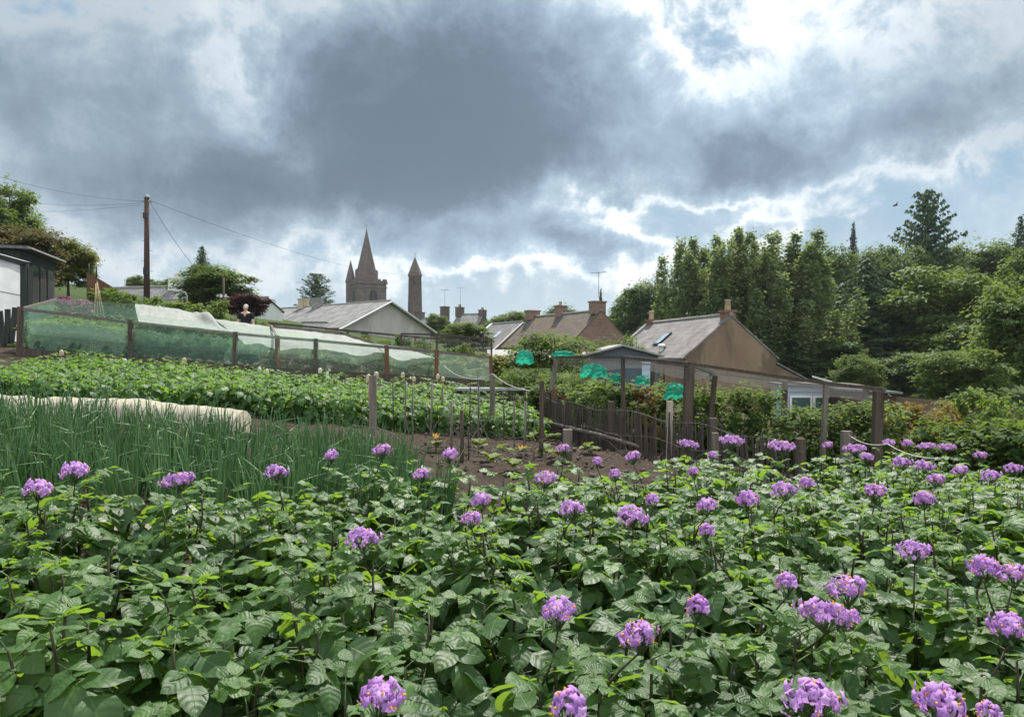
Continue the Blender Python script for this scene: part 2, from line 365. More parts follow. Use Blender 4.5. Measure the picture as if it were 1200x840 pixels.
# ------------------------------------------------------------------ leaf templates
def leaflet_template(nu=4, nv=7, droop=.25, fold=.18, wave=.03, seed=0, width=.36):
    rs=np.random.RandomState(seed); V=[];U=[];Fq=[]
    ph=rs.rand()*6
    for j in range(nv+1):
        v=j/nv; w=width*(math.sin(PI*min(1,v**.72))**.85) if 0<v<1 else .004
        if v>.8: w*= (1-(v-.8)*1.2)
        for i in range(nu+1):
            u=-1+2*i/nu; x=u*w
            z=-droop*v*v+fold*abs(u)*w*1.3+wave*math.sin(9*v+ph+u*2)*abs(u)-.10*fold*(abs(u)**3)*2
            V.append((x,v,z)); U.append(((u+1)/2,v))
    for j in range(nv):
        for i in range(nu): a=j*(nu+1)+i; Fq.append((a,a+1,a+nu+2,a+nu+1))
    return np.array(V),np.array(Fq),np.array(U)
LT=[leaflet_template(4,8,.18,.20,.025,1,.37),leaflet_template(4,8,.40,.08,.04,2,.39),leaflet_template(4,8,.06,.32,.03,3,.34),leaflet_template(4,8,.26,-.14,.035,4,.41),leaflet_template(4,8,.14,.14,.05,5,.37),leaflet_template(4,8,.6,.26,.03,6,.36)]
LT_lo=[leaflet_template(2,3,.25,.2,.0,5,.40),leaflet_template(2,3,.4,.05,.0,6,.42)]
DIA=(np.array([(0,0,0),(.34,.45,.10),(0,1,-.08),(-.34,.45,.10)],float),np.array([(0,1,2,3)]),np.array([(.5,0),(1,.5),(.5,1),(0,.5)],float))
NEED=(np.array([(0,0,0),(.16,.4,-.05),(0,1,-.22),(-.16,.4,-.05)],float),np.array([(0,1,2,3)]),np.array([(.5,0),(1,.5),(.5,1),(0,.5)],float))
def rotz(a): c,s=math.cos(a),math.sin(a); return np.array([[c,-s,0],[s,c,0],[0,0,1]])
def rotx(a): c,s=math.cos(a),math.sin(a); return np.array([[1,0,0],[0,c,-s],[0,s,c]])
def roty(a): c,s=math.cos(a),math.sin(a); return np.array([[c,0,s],[0,1,0],[-s,0,c]])
def rand_mats(N, size, upbias=.6, rs=RS, out=None):
    """leaf frames: random heading, normals biased upward"""
    n=rs.normal(size=(N,3)); n/=np.linalg.norm(n,axis=1)[:,None]
    n[:,2]=np.abs(n[:,2])*1.0
    n=n*(1-upbias)+np.array([0,0,1])*upbias
    if out is not None: n=n+out*.45
    n/=np.linalg.norm(n,axis=1)[:,None]
    h=rs.normal(size=(N,3)); 
    if out is not None: h=h*.8+out
    h-=n*(h*n).sum(1)[:,None]; h/=np.linalg.norm(h,axis=1)[:,None]
    x=np.cross(h,n); m=np.stack([x,h,n],axis=2)
    s=size*(.65+.7*rs.rand(N)); return m*s[:,None,None]

# ------------------------------------------------------------------ potato plant prototypes
def potato_meshes(seed, nst=3, H=.55, tmpl=LT, dens=1.0, tag_='potato'):
    rs=np.random.RandomState(seed); L=Leaves(); S=MB(); PT=MB(); tops=[]
    a0=rs.rand()*6.28
    for s in range(nst):
        az=a0+s*2*PI/nst+rs.uniform(-.4,.4); lean=rs.uniform(.08,.30) if nst>1 else .05; h=H*rs.uniform(.86,1.08)
        d=np.array([math.cos(az),math.sin(az),0])
        pts=[]; 
        for k in range(6):
            t=k/5; p=d*(.03+h*lean*t*1.2*(1-.25*t))+np.array([0,0,h*t]); p=p+rs.normal(size=3)*.006*(k>0); pts.append(p)
        S.tube(pts,[.0095,.0088,.0078,.0066,.005,.0035],6)
        pts=np.array(pts); tops.append(pts[-1])
        nl=int(12*dens); ga=rs.rand()*6.28
        for i in range(nl):
            t=.14+.86*(i/(nl-1))**.85; q=t*5; k=min(4,int(q)); b=pts[k]+(pts[k+1]-pts[k])*(q-k)
            ga+=2.4+rs.uniform(-.35,.35)
            top=t>.88
            Rl=(rs.uniform(.19,.27) if t<.8 else rs.uniform(.15,.22)) if not top else rs.uniform(.08,.14)
            el=rs.uniform(-.05,.45)+ (t>.6)*.12+ (.35 if top else 0)
            arch=rs.uniform(.5,1.15) if not top else .5
            LR=rotz(ga-PI/2)@rotx(el)@roty(rs.uniform(-.35,.35))
            # rachis arc in local YZ
            def rp(tt): 
                an=-arch*tt; return np.array([0,Rl*(math.sin(arch*tt)/arch),-Rl*(1-math.cos(arch*tt))/arch]),an
            PT.tube([b]+[b+LR@rp(tt)[0] for tt in (.33,.66,1.0)],[.0026,.0021,.0016,.001],3,False)
            big=(.118 if t<.8 else .106)*rs.uniform(.75,1.2)*(.62 if top else 1)
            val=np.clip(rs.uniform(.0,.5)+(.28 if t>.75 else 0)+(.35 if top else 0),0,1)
            items=[(1.0,0,big*1.08)]
            for tt,f in ((.78,.85),(.58,.72),(.40,.5)):
                if top and tt<.5: continue
                for sd in (-1,1): items.append((tt,sd,big*f*rs.uniform(.85,1.1)))
            for tt,sd,sz in items:
                p,an=rp(tt)
                m=LR@rotx(an+rs.uniform(-.12,.22))@rotz(-sd*rs.uniform(.95,1.25))@rotx(rs.uniform(-.28,.12) if sd else rs.uniform(-.12,.12))@roty(rs.uniform(-.3,.3))
                L.add(tmpl[rs.randint(len(tmpl))],(m*sz)[None],(b+LR@p)[None],[val+rs.uniform(-.12,.12)])
    return L.mesh(tag_+'_foliage'),S.mesh(tag_+'_stems'),tops,PT.mesh(tag_+'_stalks')
def corolla_parts(petals, anth, c, nrm, size, rs):
    nrm=nrm/np.linalg.norm(nrm); q=Vector(nrm).to_track_quat('Z','Y').to_matrix(); q=np.array(q)@rotz(rs.rand()*6.28)
    V=[];U=[];rings=((.10,.02),(.45,.06),(.78,.045),(1.0,-.02))
    cup=rs.uniform(-.75,.35)
    for r,z in rings:
        for k in range(10):
            a=PI*k/5; rr=r*(1.0 if k%2==0 else (.58 if r>.9 else .7 if r>.7 else .9)); 
            zz=z+cup*r*r*.6+(.07*math.sin(k*2.1+cup*9)*r)+( -.10*r if k%2 else .0)
            if k%2==0 and r>.9: zz-=.14
            V.append((rr*math.cos(a),rr*math.sin(a),zz)); U.append((.5,r))
    Fq=[]
    for i in range(3):
        for k in range(10): k2=(k+1)%10; Fq.append((i*10+k,i*10+k2,(i+1)*10+k2,(i+1)*10+k))
    petals.add((np.array(V),np.array(Fq),np.array(U)),(q*size)[None],c[None],[rs.rand()])
    (anth.append((tuple(c),tuple(nrm),size*1.15)) if rs.rand()<.5 else None)
def flower_meshes(seed, n=11, rx=.045, ry=.04, rz=.028):
    rs=np.random.RandomState(seed); P=Leaves(); A=[]; S=MB()
    for i in range(n):
        a=i*2.4+rs.uniform(-.4,.4); t=(i+.5)/n; ph=math.acos(1-1.45*t)
        d=np.array([math.sin(ph)*math.cos(a),math.sin(ph)*math.sin(a),math.cos(ph)])
        c=d*np.array([rx,ry,rz])*rs.uniform(.62,1.22)
        corolla_parts(P,A,c,d+np.array([0,0,-.15])+rs.normal(size=3)*.28,rs.uniform(.0135,.0195),rs)
        S.tube([(0,0,-.055),Vector(c)*.45+Vector((0,0,-.03)),Vector(c)],[.0014,.0011,.0009],3,False)
    for i in range(4):                              # spent buds hanging below
        a=rs.rand()*6.28; S.ball((math.cos(a)*rx*.8,math.sin(a)*ry*.8,-.028-rs.rand()*.012),.005,5,(1,1,1.5))
    return P.mesh('flower_petals'),A,S.mesh('flower_stalks')
POT=[potato_meshes(20+i, 3+(i%2), .46+.03*(i%3)) for i in range(7)]
FLW=[flower_meshes(50,34,.048,.045,.035),flower_meshes(51,27,.039,.039,.035),flower_meshes(52,42,.061,.047,.035),flower_meshes(53,52,.080,.050,.036),flower_meshes(54,36,.051,.046,.037)]
for a,b,_,p in POT: a.materials.append(M['potato']); b.materials.append(M['stem']); p.materials.append(M['stalk'])
for a,b,c in FLW: a.materials.append(M['petal']); c.materials.append(M['stalk'])

_am=MB(); _am.tube([(0,0,.02),(0,0,.22),(0,0,.44)],[.15,.13,.04],6); ANTH=_am.mesh('anther_cone'); ANTH.materials.append(M['anther'])
GP='potato plants in the front bed'
def potato_plain(i, label):
    t=thing('potato_plant',label,'potato plant',group=GP)
    link('foliage',POT[i][0],None,t); link('stems',POT[i][1],None,t); link('leaf_stalks',POT[i][3],None,t); return t
def add_flower(t, k, loc, s=1.0, rz=0, base=(0,0,.45)):
    f=link('flower_head',FLW[k][0],None,t,loc,(random.uniform(-.2,.2),random.uniform(-.2,.2),rz)); f.scale=(s,s,s)
    for c,nn,sz in FLW[k][1]:
        o=link('anther_cone',ANTH,None,f,c,Vector(nn).to_track_quat('Z','Y').to_euler()); o.scale=(sz,sz,sz)
    link('flower_stalks',FLW[k][2],None,f)
    b=Vector(base); e=Vector(loc)+Vector((0,0,-.05*s)); m=MB(); mid=(b+e)/2+Vector((random.uniform(-.015,.015),random.uniform(-.015,.015),0))
    m.tube([b,mid,e],[.004,.0033,.0026],5); link('flower_stem',m,M['stem'],t)
# flower positions read off the photograph as bearings; distance follows from flower height above the soil
FL=[(88,552,38),(45,573,38),(208,563,40),(325,553,30),(388,534,20),(448,528,24),(527,533,22),(494,556,22),(427,631,45),(553,608,28),(564,587,26),
(640,561,28),(671,596,34),(660,526,18),(742,605,42),(765,586,20),(721,556,17),(742,535,20),(654,717,46),(748,745,50),(447,818,60),(667,827,50),
(828,593,27),(828,622,22),(876,586,30),(818,711,33),(807,521,24),(858,517,34),(915,523,42),(920,574,34),(945,567,20),(813,553,15),(835,534,13),
(970,522,14),(1002,526,26),(1026,576,28),(1058,542,24),(1042,519,16),(1063,520,14),(1086,523,20),(1110,522,20),(1149,534,16),(1084,546,24),
(1097,562,22),(1083,585,26),(1125,552,20),(1162,557,24),(1188,549,22),(1072,645,42),(922,683,30),(970,720,70),(993,690,48),(1153,665,38),
(1186,673,36),(1181,735,46),(953,820,76),(1100,824,60),(1158,834,30),(1016,536,16),(700,541,14)]
def solve_D(px,py,h):
    u=(px-600)/F; v=(420-py)/F; lo,hi=.8,8.0
    f=lambda D: EYE+v*D-(G(u*D,D)+h)
    for _ in range(50):
        mid=(lo+hi)/2
        if f(mid)>0: lo=mid
        else: hi=mid
    return (lo+hi)/2
FLAB={(447,818,60):'potato plant with lilac flower head at the bottom edge, left of centre',(667,827,50):'potato plant with lilac flower head cut by the bottom edge, middle',
(953,820,76):'potato plant with the largest lilac flower head, at the bottom edge on the right',(1100,824,60):'potato plant with lilac flower head near the bottom right corner',
(1158,834,30):'potato plant with a small lilac flower at the bottom right, mostly cut off',(970,720,70):'potato plant with a wide double lilac flower head in the right foreground',
(993,690,48):'potato plant with lilac flower just behind the wide double flower head',(748,745,50):'potato plant with lilac flower head right of the frame centre foreground',
(654,717,46):'potato plant with upright lilac flower head in the centre foreground',(427,631,45):'potato plant with broad lilac flower head standing alone left of centre',
(45,573,38):'potato plant with lilac flower head at the far left edge',(88,552,38):'potato plant with twin lilac flower heads against the onions, far left',
(208,563,40):'potato plant with tall dark stem and lilac flowers against the onions',(1181,735,46):'potato plant with lilac flower head at the right edge, lower',
(1072,645,42):'potato plant with lilac flower head standing alone at right, mid bed',(553,608,28):'potato plant with round lilac flower, front one of a close pair',
(564,587,26):'potato plant with round lilac flower, rear one of a close pair',(818,711,33):'potato plant with small round lilac flower right of centre foreground',
(922,683,30):'potato plant with small round lilac flower left of the wide double head'}
PTS=[]
for i,(px,py,w) in enumerate(FL):
    D=solve_D(px,py,.63); x=(px-600)/F*D
    PTS.append((x,D))
    k = 3 if w*D/F>.155 else 2 if w*D/F>.13 else (0,4)[i%2] if w*D/F>.095 else 1
    ref={0:.115,4:.12,2:.14,3:.17,1:.095}[k]; s=min(1.25,max(.6,w*D/F/ref))
    lab=FLAB.get((px,py,w),'potato plant carrying a lilac flower head above the mass of leaves')
    t=potato_plain(i%7,lab); off=Vector((random.uniform(-.05,.05),random.uniform(.0,.07),0))
    bx,by=x+off.x,D+off.y; t.location=(bx,by,G(bx,by)-.01); hz=G(x,D)+.63-(G(bx,by)-.01)
    top=POT[i%7][2]; 
    # rotate the foliage so that one stem tip stands under the flower
    tp=min(top,key=lambda q:abs(np.hypot(q[0],q[1])-.06)); loc=Vector((-off.x,-off.y,hz))
    s_=random.uniform(.93,1.08)
    add_flower(t,k,loc,s,random.uniform(-.4,.4),base=(float(tp[0])*.9,float(tp[1])*.9,float(tp[2])*.9))
def edge_far(x): return 4.10 + max(0,min(x,1.6)+1.1)*.60+max(0,x-1.6)*.30 + (.0 if x>-1 else .0)
used=list(PTS)
protos=[]
cand=[]
yy=1.32
while yy<6.2:
    xx=-.85*yy-.5
    while xx<.78*yy+.8: cand.append((xx+random.uniform(-.07,.07),yy+.10*xx+random.uniform(-.09,.09))); xx+=.38
    yy+=.56
for (x,y) in cand:
    if y<1.12 or y>edge_far(x): continue
    if x<-.45 and y<1.78-.08*x: continue              # open end of the first drill, lower left
    if -1.6<x<-.28 and 1.42<y-.08*x<1.86: continue     # furrow between the first two drills
    if any((x-a)**2+(y-b)**2<.28**2 for a,b in used): continue
    used.append((x,y)); i=random.randrange(7)
    lab='leafy potato plant without flowers, part of the dense front bed'
    if protos and any(p[0]==i for p in protos):
        src=[p[1] for p in protos if p[0]==i][0]; s=random.uniform(.9,1.07)
        dup(src,(x,y,G(x,y)-.01),random.uniform(0,6.28),(s,s,s*random.uniform(.88,1.08)))
    else:
        t=potato_plain(i,lab); t.location=(x,y,G(x,y)-.01); t.rotation_euler.z=random.uniform(0,6.28); protos.append((i,t))

for _ in range(900):                                   # close the remaining holes in the canopy
    y=random.uniform(1.15,5.6); x=random.uniform(-.80*y-.3,.76*y+.5)
    if y>edge_far(x)-.1 or (x<-.45 and y<1.9-.08*x) or any((x-a)**2+(y-b)**2<.335**2 for a,b in used): continue
    used.append((x,y)); src=random.choice(protos)[1]; q=random.uniform(.85,1.05); dup(src,(x,y,G(x,y)-.01),random.uniform(0,6.28),(q,q,q*random.uniform(.9,1.05)))
# ------------------------------------------------------------------ ground
def coords(segs):
    o=[]
    for a,b,s in segs: o+=list(np.arange(a,b,s))
    return np.array(o+[segs[-1][1]])
gxs=coords([(-1500,-300,150),(-300,-60,20),(-60,-12,2.5),(-12,8,.13),(8,60,2.5),(60,300,20),(300,1500,150)])
gys=coords([(-300,-20,40),(-20,-1,2),(-1,13.5,.12),(13.5,30,.5),(30,120,4),(120,400,25),(400,2400,200)])
X,Y=np.meshgrid(gxs,gys); Z=ground_np(X,Y)
from mathutils import noise as mn
inner=(X>-12)&(X<8)&(Y>-1)&(Y<13.5)
rough=np.zeros_like(Z)
for (i,j) in np.argwhere(inner):
    x,y=X[i,j],Y[i,j]; rough[i,j]=.035*mn.noise((x*2.2,y*2.2,0))+.03*mn.noise((x*6.5,y*6.5,3))
Z=Z+rough
nx=len(gxs); ny=len(gys)
idx=np.arange(nx*ny).reshape(ny,nx); Fq=np.stack([idx[:-1,:-1],idx[:-1,1:],idx[1:,1:],idx[1:,:-1]],-1).reshape(-1,4)
g=link('ground',mesh_np('ground',np.stack([X,Y,Z],-1).reshape(-1,3),Fq),M['ground']); g['kind']='structure'

# ------------------------------------------------------------------ onions
def onion_mesh(seed):
    rs=np.random.RandomState(seed); V=[];Fq=[];Rn=[]
    for i in range(9):
        a=rs.rand()*6.28; sp=rs.uniform(.03,.32); h=rs.uniform(.40,.62); n=8; k=5; r0=rs.uniform(.007,.0115); bend=rs.uniform(0,1.0)**2*1.1; val=rs.rand()
        d=np.array([math.cos(a),math.sin(a),0]); p=d*.01; ang=sp*.5; i0=len(V); x=np.array([-d[1],d[0],0])
        kink=rs.rand()<.22; kt=rs.randint(4,7)
        for j in range(n+1):
            t=j/n; r=r0*(1-t*.3)*(1 if t<.6 else max(.06,1-(t-.6)*2.35)); ax=d*math.sin(ang)+np.array([0,0,math.cos(ang)]); nn=np.cross(ax,x)
            for q in range(k): b=2*PI*q/k; V.append(p+(x*math.cos(b)+nn*math.sin(b)*.75)*r); Rn.append(val)
            p=p+ax*h/n; ang+=bend/n*(.3+t*1.2)+rs.normal()*.03+(1.2 if kink and j==kt else 0)
        for j in range(n):
            for q in range(k): q2=(q+1)%k; Fq.append((i0+j*k+q,i0+j*k+q2,i0+(j+1)*k+q2,i0+(j+1)*k+q))
    return mesh_np('onion_leaves',np.array(V),Fq,None,Rn)
ON=[onion_mesh(100+i) for i in range(8)]
for m in ON: m.materials.append(M['onion'])
no=0
for r in range(12):
    y0=4.62+.235*r
    for c in range(40):
        x=-4.9-.25*r*.5+c*.135+random.uniform(-.03,.03); y=y0+random.uniform(-.04,.04)-(x+3)*.04
        if x>-.62-.03*r+ (0.25 if r<4 else 0) or x<-.78*y-.25 or no>=299: continue
        if c%9==8 and r%3==1: continue
        o=link('onion_plant',ON[random.randrange(8)],None,None,(x,y,G(x,y)-.01),(random.uniform(-.1,.1),random.uniform(-.05,.14),random.uniform(0,6.28)))
        s=random.uniform(.95,1.2); o.scale=(s,s,s); no+=1
        tag(o,'tall green onion plant in the packed bed behind the potato flowers','onion','onion plants in the bed')

# ------------------------------------------------------------------ low potato bed behind the onions
POTB=[potato_meshes(200+i,4,.46,LT_lo,1.0,'low_potato') for i in range(5)]
for a,b,_,p in POTB: a.materials.append(M['potato_far']); b.materials.append(M['stem'])
bp=[]
for r in range(10):
    y0=9.9+.58*r
    for c in range(34):
        x=-8.9+c*.38+random.uniform(-.08,.08); y=y0+random.uniform(-.1,.1)+(x+8.5)*.22
        lo=9.7+(x+8.5)*.30 if x>-8.5 else 9.7
        if x>.35 or y<lo or y>15.4+(x+8.5)*.14 or x<-.73*y: continue
        bp.append((x,y))
pr={}
for x,y in bp:
    i=random.randrange(5); s=random.uniform(.85,1.12); 
    if i not in pr:
        t=thing('potato_plant','low bushy potato plant without flowers in the bed behind the onions','potato plant',group='low potato plants in the back bed')
        link('foliage',POTB[i][0],None,t); link('stems',POTB[i][1],None,t); pr[i]=t; t.location=(x,y,G(x,y)); t.rotation_euler.z=random.random()*6
    else: dup(pr[i],(x,y,G(x,y)-.01),random.random()*6.28,s)

# ------------------------------------------------------------------ cloth helper
def sheet(name, fn, nu, nv, mat, parent=None, loc=(0,0,0)):
    V=[fn(i/nu,j/nv) for j in range(nv+1) for i in range(nu+1)]
    Fq=[(j*(nu+1)+i,j*(nu+1)+i+1,(j+1)*(nu+1)+i+1,(j+1)*(nu+1)+i) for j in range(nv) for i in range(nu)]
    return link(name,mesh_np(name,np.array([tuple(v) for v in V]),Fq),mat,parent,loc)
def nz(x,y,z=0): return mn.noise((x,y,z))
# cream fleece tunnel over a row
def fl(u,v):
    x=-6.6+u*3.45; yc=8.75+.02*x; a=PI*v; h=.30+.03*nz(x*1.7,0,5)+.03*nz(x*5,v*4,1)+.015*nz(x*14,v*9,2)
    y=yc-.30*math.cos(a)+.03*nz(x*3,v*3,2); return (x,y,G(x,yc)-.03+max(0,math.sin(a))**.7*h)
tag(sheet('crop_cover',fl,90,14,M['fleece_row']),'cream fleece laid over a low crop row behind the onions','crop cover')
def fl2(u,v):
    x=-3.2+u*1.9; yc=4.66; a=PI*v; return (x,yc-.16*math.cos(a),G(x,yc)-.02+math.sin(a)**.8*(.10+.02*nz(x*4,v,3)))
tag(sheet('crop_cover',fl2,40,8,M['fleece_row']),'pale ground sheet strip glimpsed between front potatoes and onions','crop cover')

# ------------------------------------------------------------------ plant generators (trees, shrubs)
def lobes(rs,n=7): return [(rs.normal(size=3),rs.uniform(.5,1)) for _ in range(n)]
def crown_mesh(seed, h, w, z0, ncl, per, leaf, flat=.75, shape='round', up=.55, clr=.16):
    rs=np.random.RandomState(seed); L=Leaves(); tips=[]
    rad=w/2; hz=(h-z0)/2; zc=z0+hz; sd_=seed%7
    bump_=[(lambda v:v/np.linalg.norm(v))(rs.normal(size=3)) for _ in range(9)]; amp=[rs.uniform(-.22,.30) for _ in range(9)]
    for i in range(ncl):
        d=rs.normal(size=3); d/=np.linalg.norm(d); r=rs.rand()**.33
        if rs.rand()<.55: r=max(r,rs.uniform(.8,1.0))
        k=1+sum(a*max(0,d@b)**4 for a,b in zip(amp,bump_))
        c=d*r*k*np.array([rad,rad,hz])
        if shape=='column':
            t=rs.rand(); prof=math.sin(PI*min(1,(t*.82+.16)))**.7*(1-.25*t); a=rs.rand()*6.28; rr=rad*prof*rs.rand()**.42*1.02; c=np.array([math.cos(a)*rr,math.sin(a)*rr,(t-.5)*2*hz])
        elif shape=='cane':
            t=rs.rand(); a=rs.randint(4)*1.7+sd_; c=np.array([math.cos(a)*rad*.5+rs.normal()*rad*.28,math.sin(a)*rad*.5+rs.normal()*rad*.28,(t-.5)*2*hz])
        elif shape=='dome' and c[2]<-.35*hz: c[2]*=.6
        c=c+np.array([0,0,zc]); tips.append(c)
        cs=w*clr*rs.uniform(.6,1.35)
        n=max(3,int(per*rs.uniform(.6,1.4)))
        q=rs.normal(size=(n,3)); q/=np.linalg.norm(q,axis=1)[:,None]; q=q*(rs.rand(n)**.45)[:,None]
        asp=np.array([1,1,flat]) if shape!='column' else np.array([.55,.55,1.5])
        P=c+q*cs*asp; out=(P-np.array([0,0,zc-.2*hz])); out/=(np.linalg.norm(out,axis=1)[:,None]+1e-6)
        v=rs.uniform(.1,.75)
        L.add(DIA,rand_mats(n,leaf,up,rs,out),P,np.clip(v+rs.normal(size=n)*.16,0,1))
    return L.mesh('crown'),tips
def lobed_crown(seed, h, w, z0, nl, per_l, per, leaf, lob=(.30,.46)):
    rs=np.random.RandomState(seed); L=Leaves(); tips=[]; rad=w/2; hz=(h-z0)/2; zc=z0+hz
    lb=[(np.array([0,0,zc+hz*.25]),np.array([rad*.5,rad*.5,hz*.6]))]
    for i in range(nl):
        t=(i+.5)/nl; z=-.75+1.55*t; a=i*2.4+rs.uniform(-.6,.6); rr=rad*math.sqrt(max(.04,1-(z*.95)**2))*rs.uniform(.45,.78)
        lr=rad*rs.uniform(*lob)*(1.05-.3*abs(z)); lb.append((np.array([math.cos(a)*rr,math.sin(a)*rr,zc+z*hz*.86]),np.array([lr,lr,lr*rs.uniform(.62,.9)])))
    for c0,r0 in lb:
        v0=rs.uniform(.12,.6); m_=int(per_l*(r0[0]/(rad*.38))**2)
        for k in range(m_):
            d=rs.normal(size=3); d/=np.linalg.norm(d); d[2]=d[2]*.9+.12; r=rs.uniform(.62,1.0) if rs.rand()>.14 else rs.uniform(1.0,1.28)
            c=c0+d*r*r0; tips.append(c); n=max(3,int(per*rs.uniform(.4,1.4)*(1 if r<1 else .45))); cs=rad*.105*rs.uniform(.6,1.4)
            q=rs.normal(size=(n,3))*.5; P=c+q*cs*np.array([1.15,1.15,.62])*1.5
            out=np.repeat((d+np.array([0,0,-.1]))[None],n,0); v=v0+rs.normal()*.13
            L.add(DIA,rand_mats(n,leaf,.5,rs,out),P,np.clip(v+rs.normal(size=n)*.15,0,1))
    return L.mesh('crown'),tips
def poplar_crown(seed,h,w,leaf=.30):
    rs=np.random.RandomState(seed); L=Leaves(); tips=[]; rad=w/2
    sp=[(0,0,h*.30,h,.115*w)]
    for i in range(21):
        t=i/20; a=i*2.4+rs.uniform(-.5,.5); top=h*(1.0-.48*t**1.3)*rs.uniform(.93,1.03); ln=h*rs.uniform(.28,.45); rr=rad*(.34+.62*t**.6)*rs.uniform(.7,1.25)
        sp.append((math.cos(a)*rr,math.sin(a)*rr,max(.6,top-ln),top,w*rs.uniform(.08,.135)))
    for x,y,za,zb,r in sp:
        v0=rs.uniform(.15,.65); n=int(54*(zb-za)/5.5*(r/(.1*w)))
        for k in range(n):
            t=rs.rand()**.9; pr=(math.sin(PI*min(1,.12+t*.88))**.7)*(1.08-.28*t); a=rs.rand()*6.28; q=r*pr*rs.rand()**.4*(1 if rs.rand()>.12 else 1.45)
            c=np.array([x+math.cos(a)*q-x*.25*(1-t),y+math.sin(a)*q-y*.25*(1-t),za+(zb-za)*t]); tips.append(c); m_=int(rs.uniform(8,22))
            P=c+rs.normal(size=(m_,3))*np.array([.16,.16,.28])*w/8
            out=np.repeat(np.array([[math.cos(a),math.sin(a),.35]]),m_,0)
            L.add(DIA,rand_mats(m_,leaf,.2,rs,out),P,np.clip(v0+rs.normal()*.12+rs.normal(size=m_)*.18,0,1))
    return L.mesh('crown'),tips
def trunk_mesh(seed,h,z0,tips,r0,limbs=9,topf=.8):
    rs=np.random.RandomState(seed+999); m=MB(); zt=z0+(h-z0)*topf; pts=[]
    for k in range(7): t=k/6; pts.append((rs.normal()*.015*h*t,rs.normal()*.015*h*t,zt*t-.1*(k==0)))
    m.tube(pts,[r0*(1.35 if k==0 else 1-.13*k) for k in range(7)],8)
    sel=[tips[i] for i in rs.choice(len(tips),min(limbs,len(tips)),False)]
    for c in sel:
        z=max(z0*.75,min(zt*.9,c[2]-.35*math.hypot(c[0],c[1])-.1)); k=min(5,int(z/zt*6)); b=Vector(pts[k]).lerp(Vector(pts[k+1]),z/zt*6-k)
        e=Vector(c); mid=(b+e)/2+Vector((0,0,.12*(e-b).length*.5))
        m.tube([b,mid,e],[r0*.42,r0*.25,r0*.07],5,False)
    return m.mesh('trunk')
def spruce_meshes(seed,h,w,nw=26,leaf=.34,z0=1.0,droop=.35,airy=1.0,flat=False):
    rs=np.random.RandomState(seed); L=Leaves(); m=MB()
    m.tube([(0,0,-.1),(0,0,h*.5),(0,0,h*.98)],[h*.016,h*.010,.02],7)
    for i in range(nw):
        t=i/(nw-1); z=z0+(h-z0)*t**.92; rr=(w/2)*((1-t)**(.8 if not flat else .45))*rs.uniform(.8,1.1)+.12
        nb=max(4,int((9-4*t)*airy)); a0=rs.rand()*6.28
        for b in range(nb):
            a=a0+2*PI*b/nb+rs.uniform(-.25,.25); l=rr*rs.uniform(.7,1.12); d=np.array([math.cos(a),math.sin(a),0]); sl=-droop+.75*t
            ns=max(5,int(l/leaf*(6.5 if not flat else 7))); tt=(rs.rand(ns)**.7); P=np.array([0,0,z])+d[None]*(tt*l)[:,None]+np.array([0,0,1])*((sl*tt*l)-.06*l*tt*tt+ .10*l*tt**4)[:,None]
            side=np.array([-d[1],d[0],0]); sg=rs.choice([-1,0,1],ns); P=P+side[None]*(sg*rs.rand(ns)*.22*l*(1-tt*.7))[:,None]+rs.normal(size=(ns,3))*.05
            out=np.repeat(d[None],ns,0)+side[None]*sg[:,None]*.7+np.array([0,0,-.15]); out/=np.linalg.norm(out,axis=1)[:,None]
            v=rs.uniform(.15,.7); L.add(NEED if not flat else DIA,rand_mats(ns,leaf*1.15,.5,rs,out*2.0),P,np.clip(v+rs.normal(size=ns)*.15,0,1))
            m.tube([(0,0,z),tuple(np.array([0,0,z])+d*l*.85+np.array([0,0,sl*l*.8]))],[.03+.02*(1-t),.008],3,False)
    return L.mesh('crown'),m.mesh('trunk')
TREES={}
def proto(kind):
    if kind in TREES: return TREES[kind]
    k=kind.split(':')[0]; sd=abs(sum(ord(c)*(i+3) for i,c in enumerate(kind)))
    if k=='broad':   h,w=14,10; c,t=lobed_crown(sd,h,w,1.2,17,34,36,.42); tr=trunk_mesh(sd,h,2.2,t,.26,14)
    elif k=='poplar':h,w=17,8;  c,t=poplar_crown(sd,h,w); tr=trunk_mesh(sd,h,1.6,t,.2,18,.9)
    elif k=='spruce':h,w=15,6.5;c,tr=spruce_meshes(sd,h,w,34,.36,1.0,.35,1.25)
    elif k=='fir':   h,w=20,10; c,tr=spruce_meshes(sd,h,w,24,.42,4,.02,.8,True)
    elif k=='apple': h,w=3.4,3.4;c,t=lobed_crown(sd,h,w,.5,12,24,26,.125); tr=trunk_mesh(sd,h,.9,t,.07,12)
    elif k=='shrub': h,w=1.5,1.5;c,t=lobed_crown(sd,h,w,.0,12,16,18,.105); tr=trunk_mesh(sd,h,.15,t,.018,10,.6)
    elif k=='cane':  h,w=1.4,.9;c,t=crown_mesh(sd,h,w,.05,50,22,.11,1.0,'cane',.45,.20); tr=trunk_mesh(sd,h,.15,t,.010,10,.9)
    elif k=='near':  h,w=1.5,1.7;c,t=lobed_crown(sd,h,w,.0,14,15,17,.115); tr=trunk_mesh(sd,h,.15,t,.015,12,.6)
    TREES[kind]=(c,tr,h,w); return TREES[kind]
_mc={}
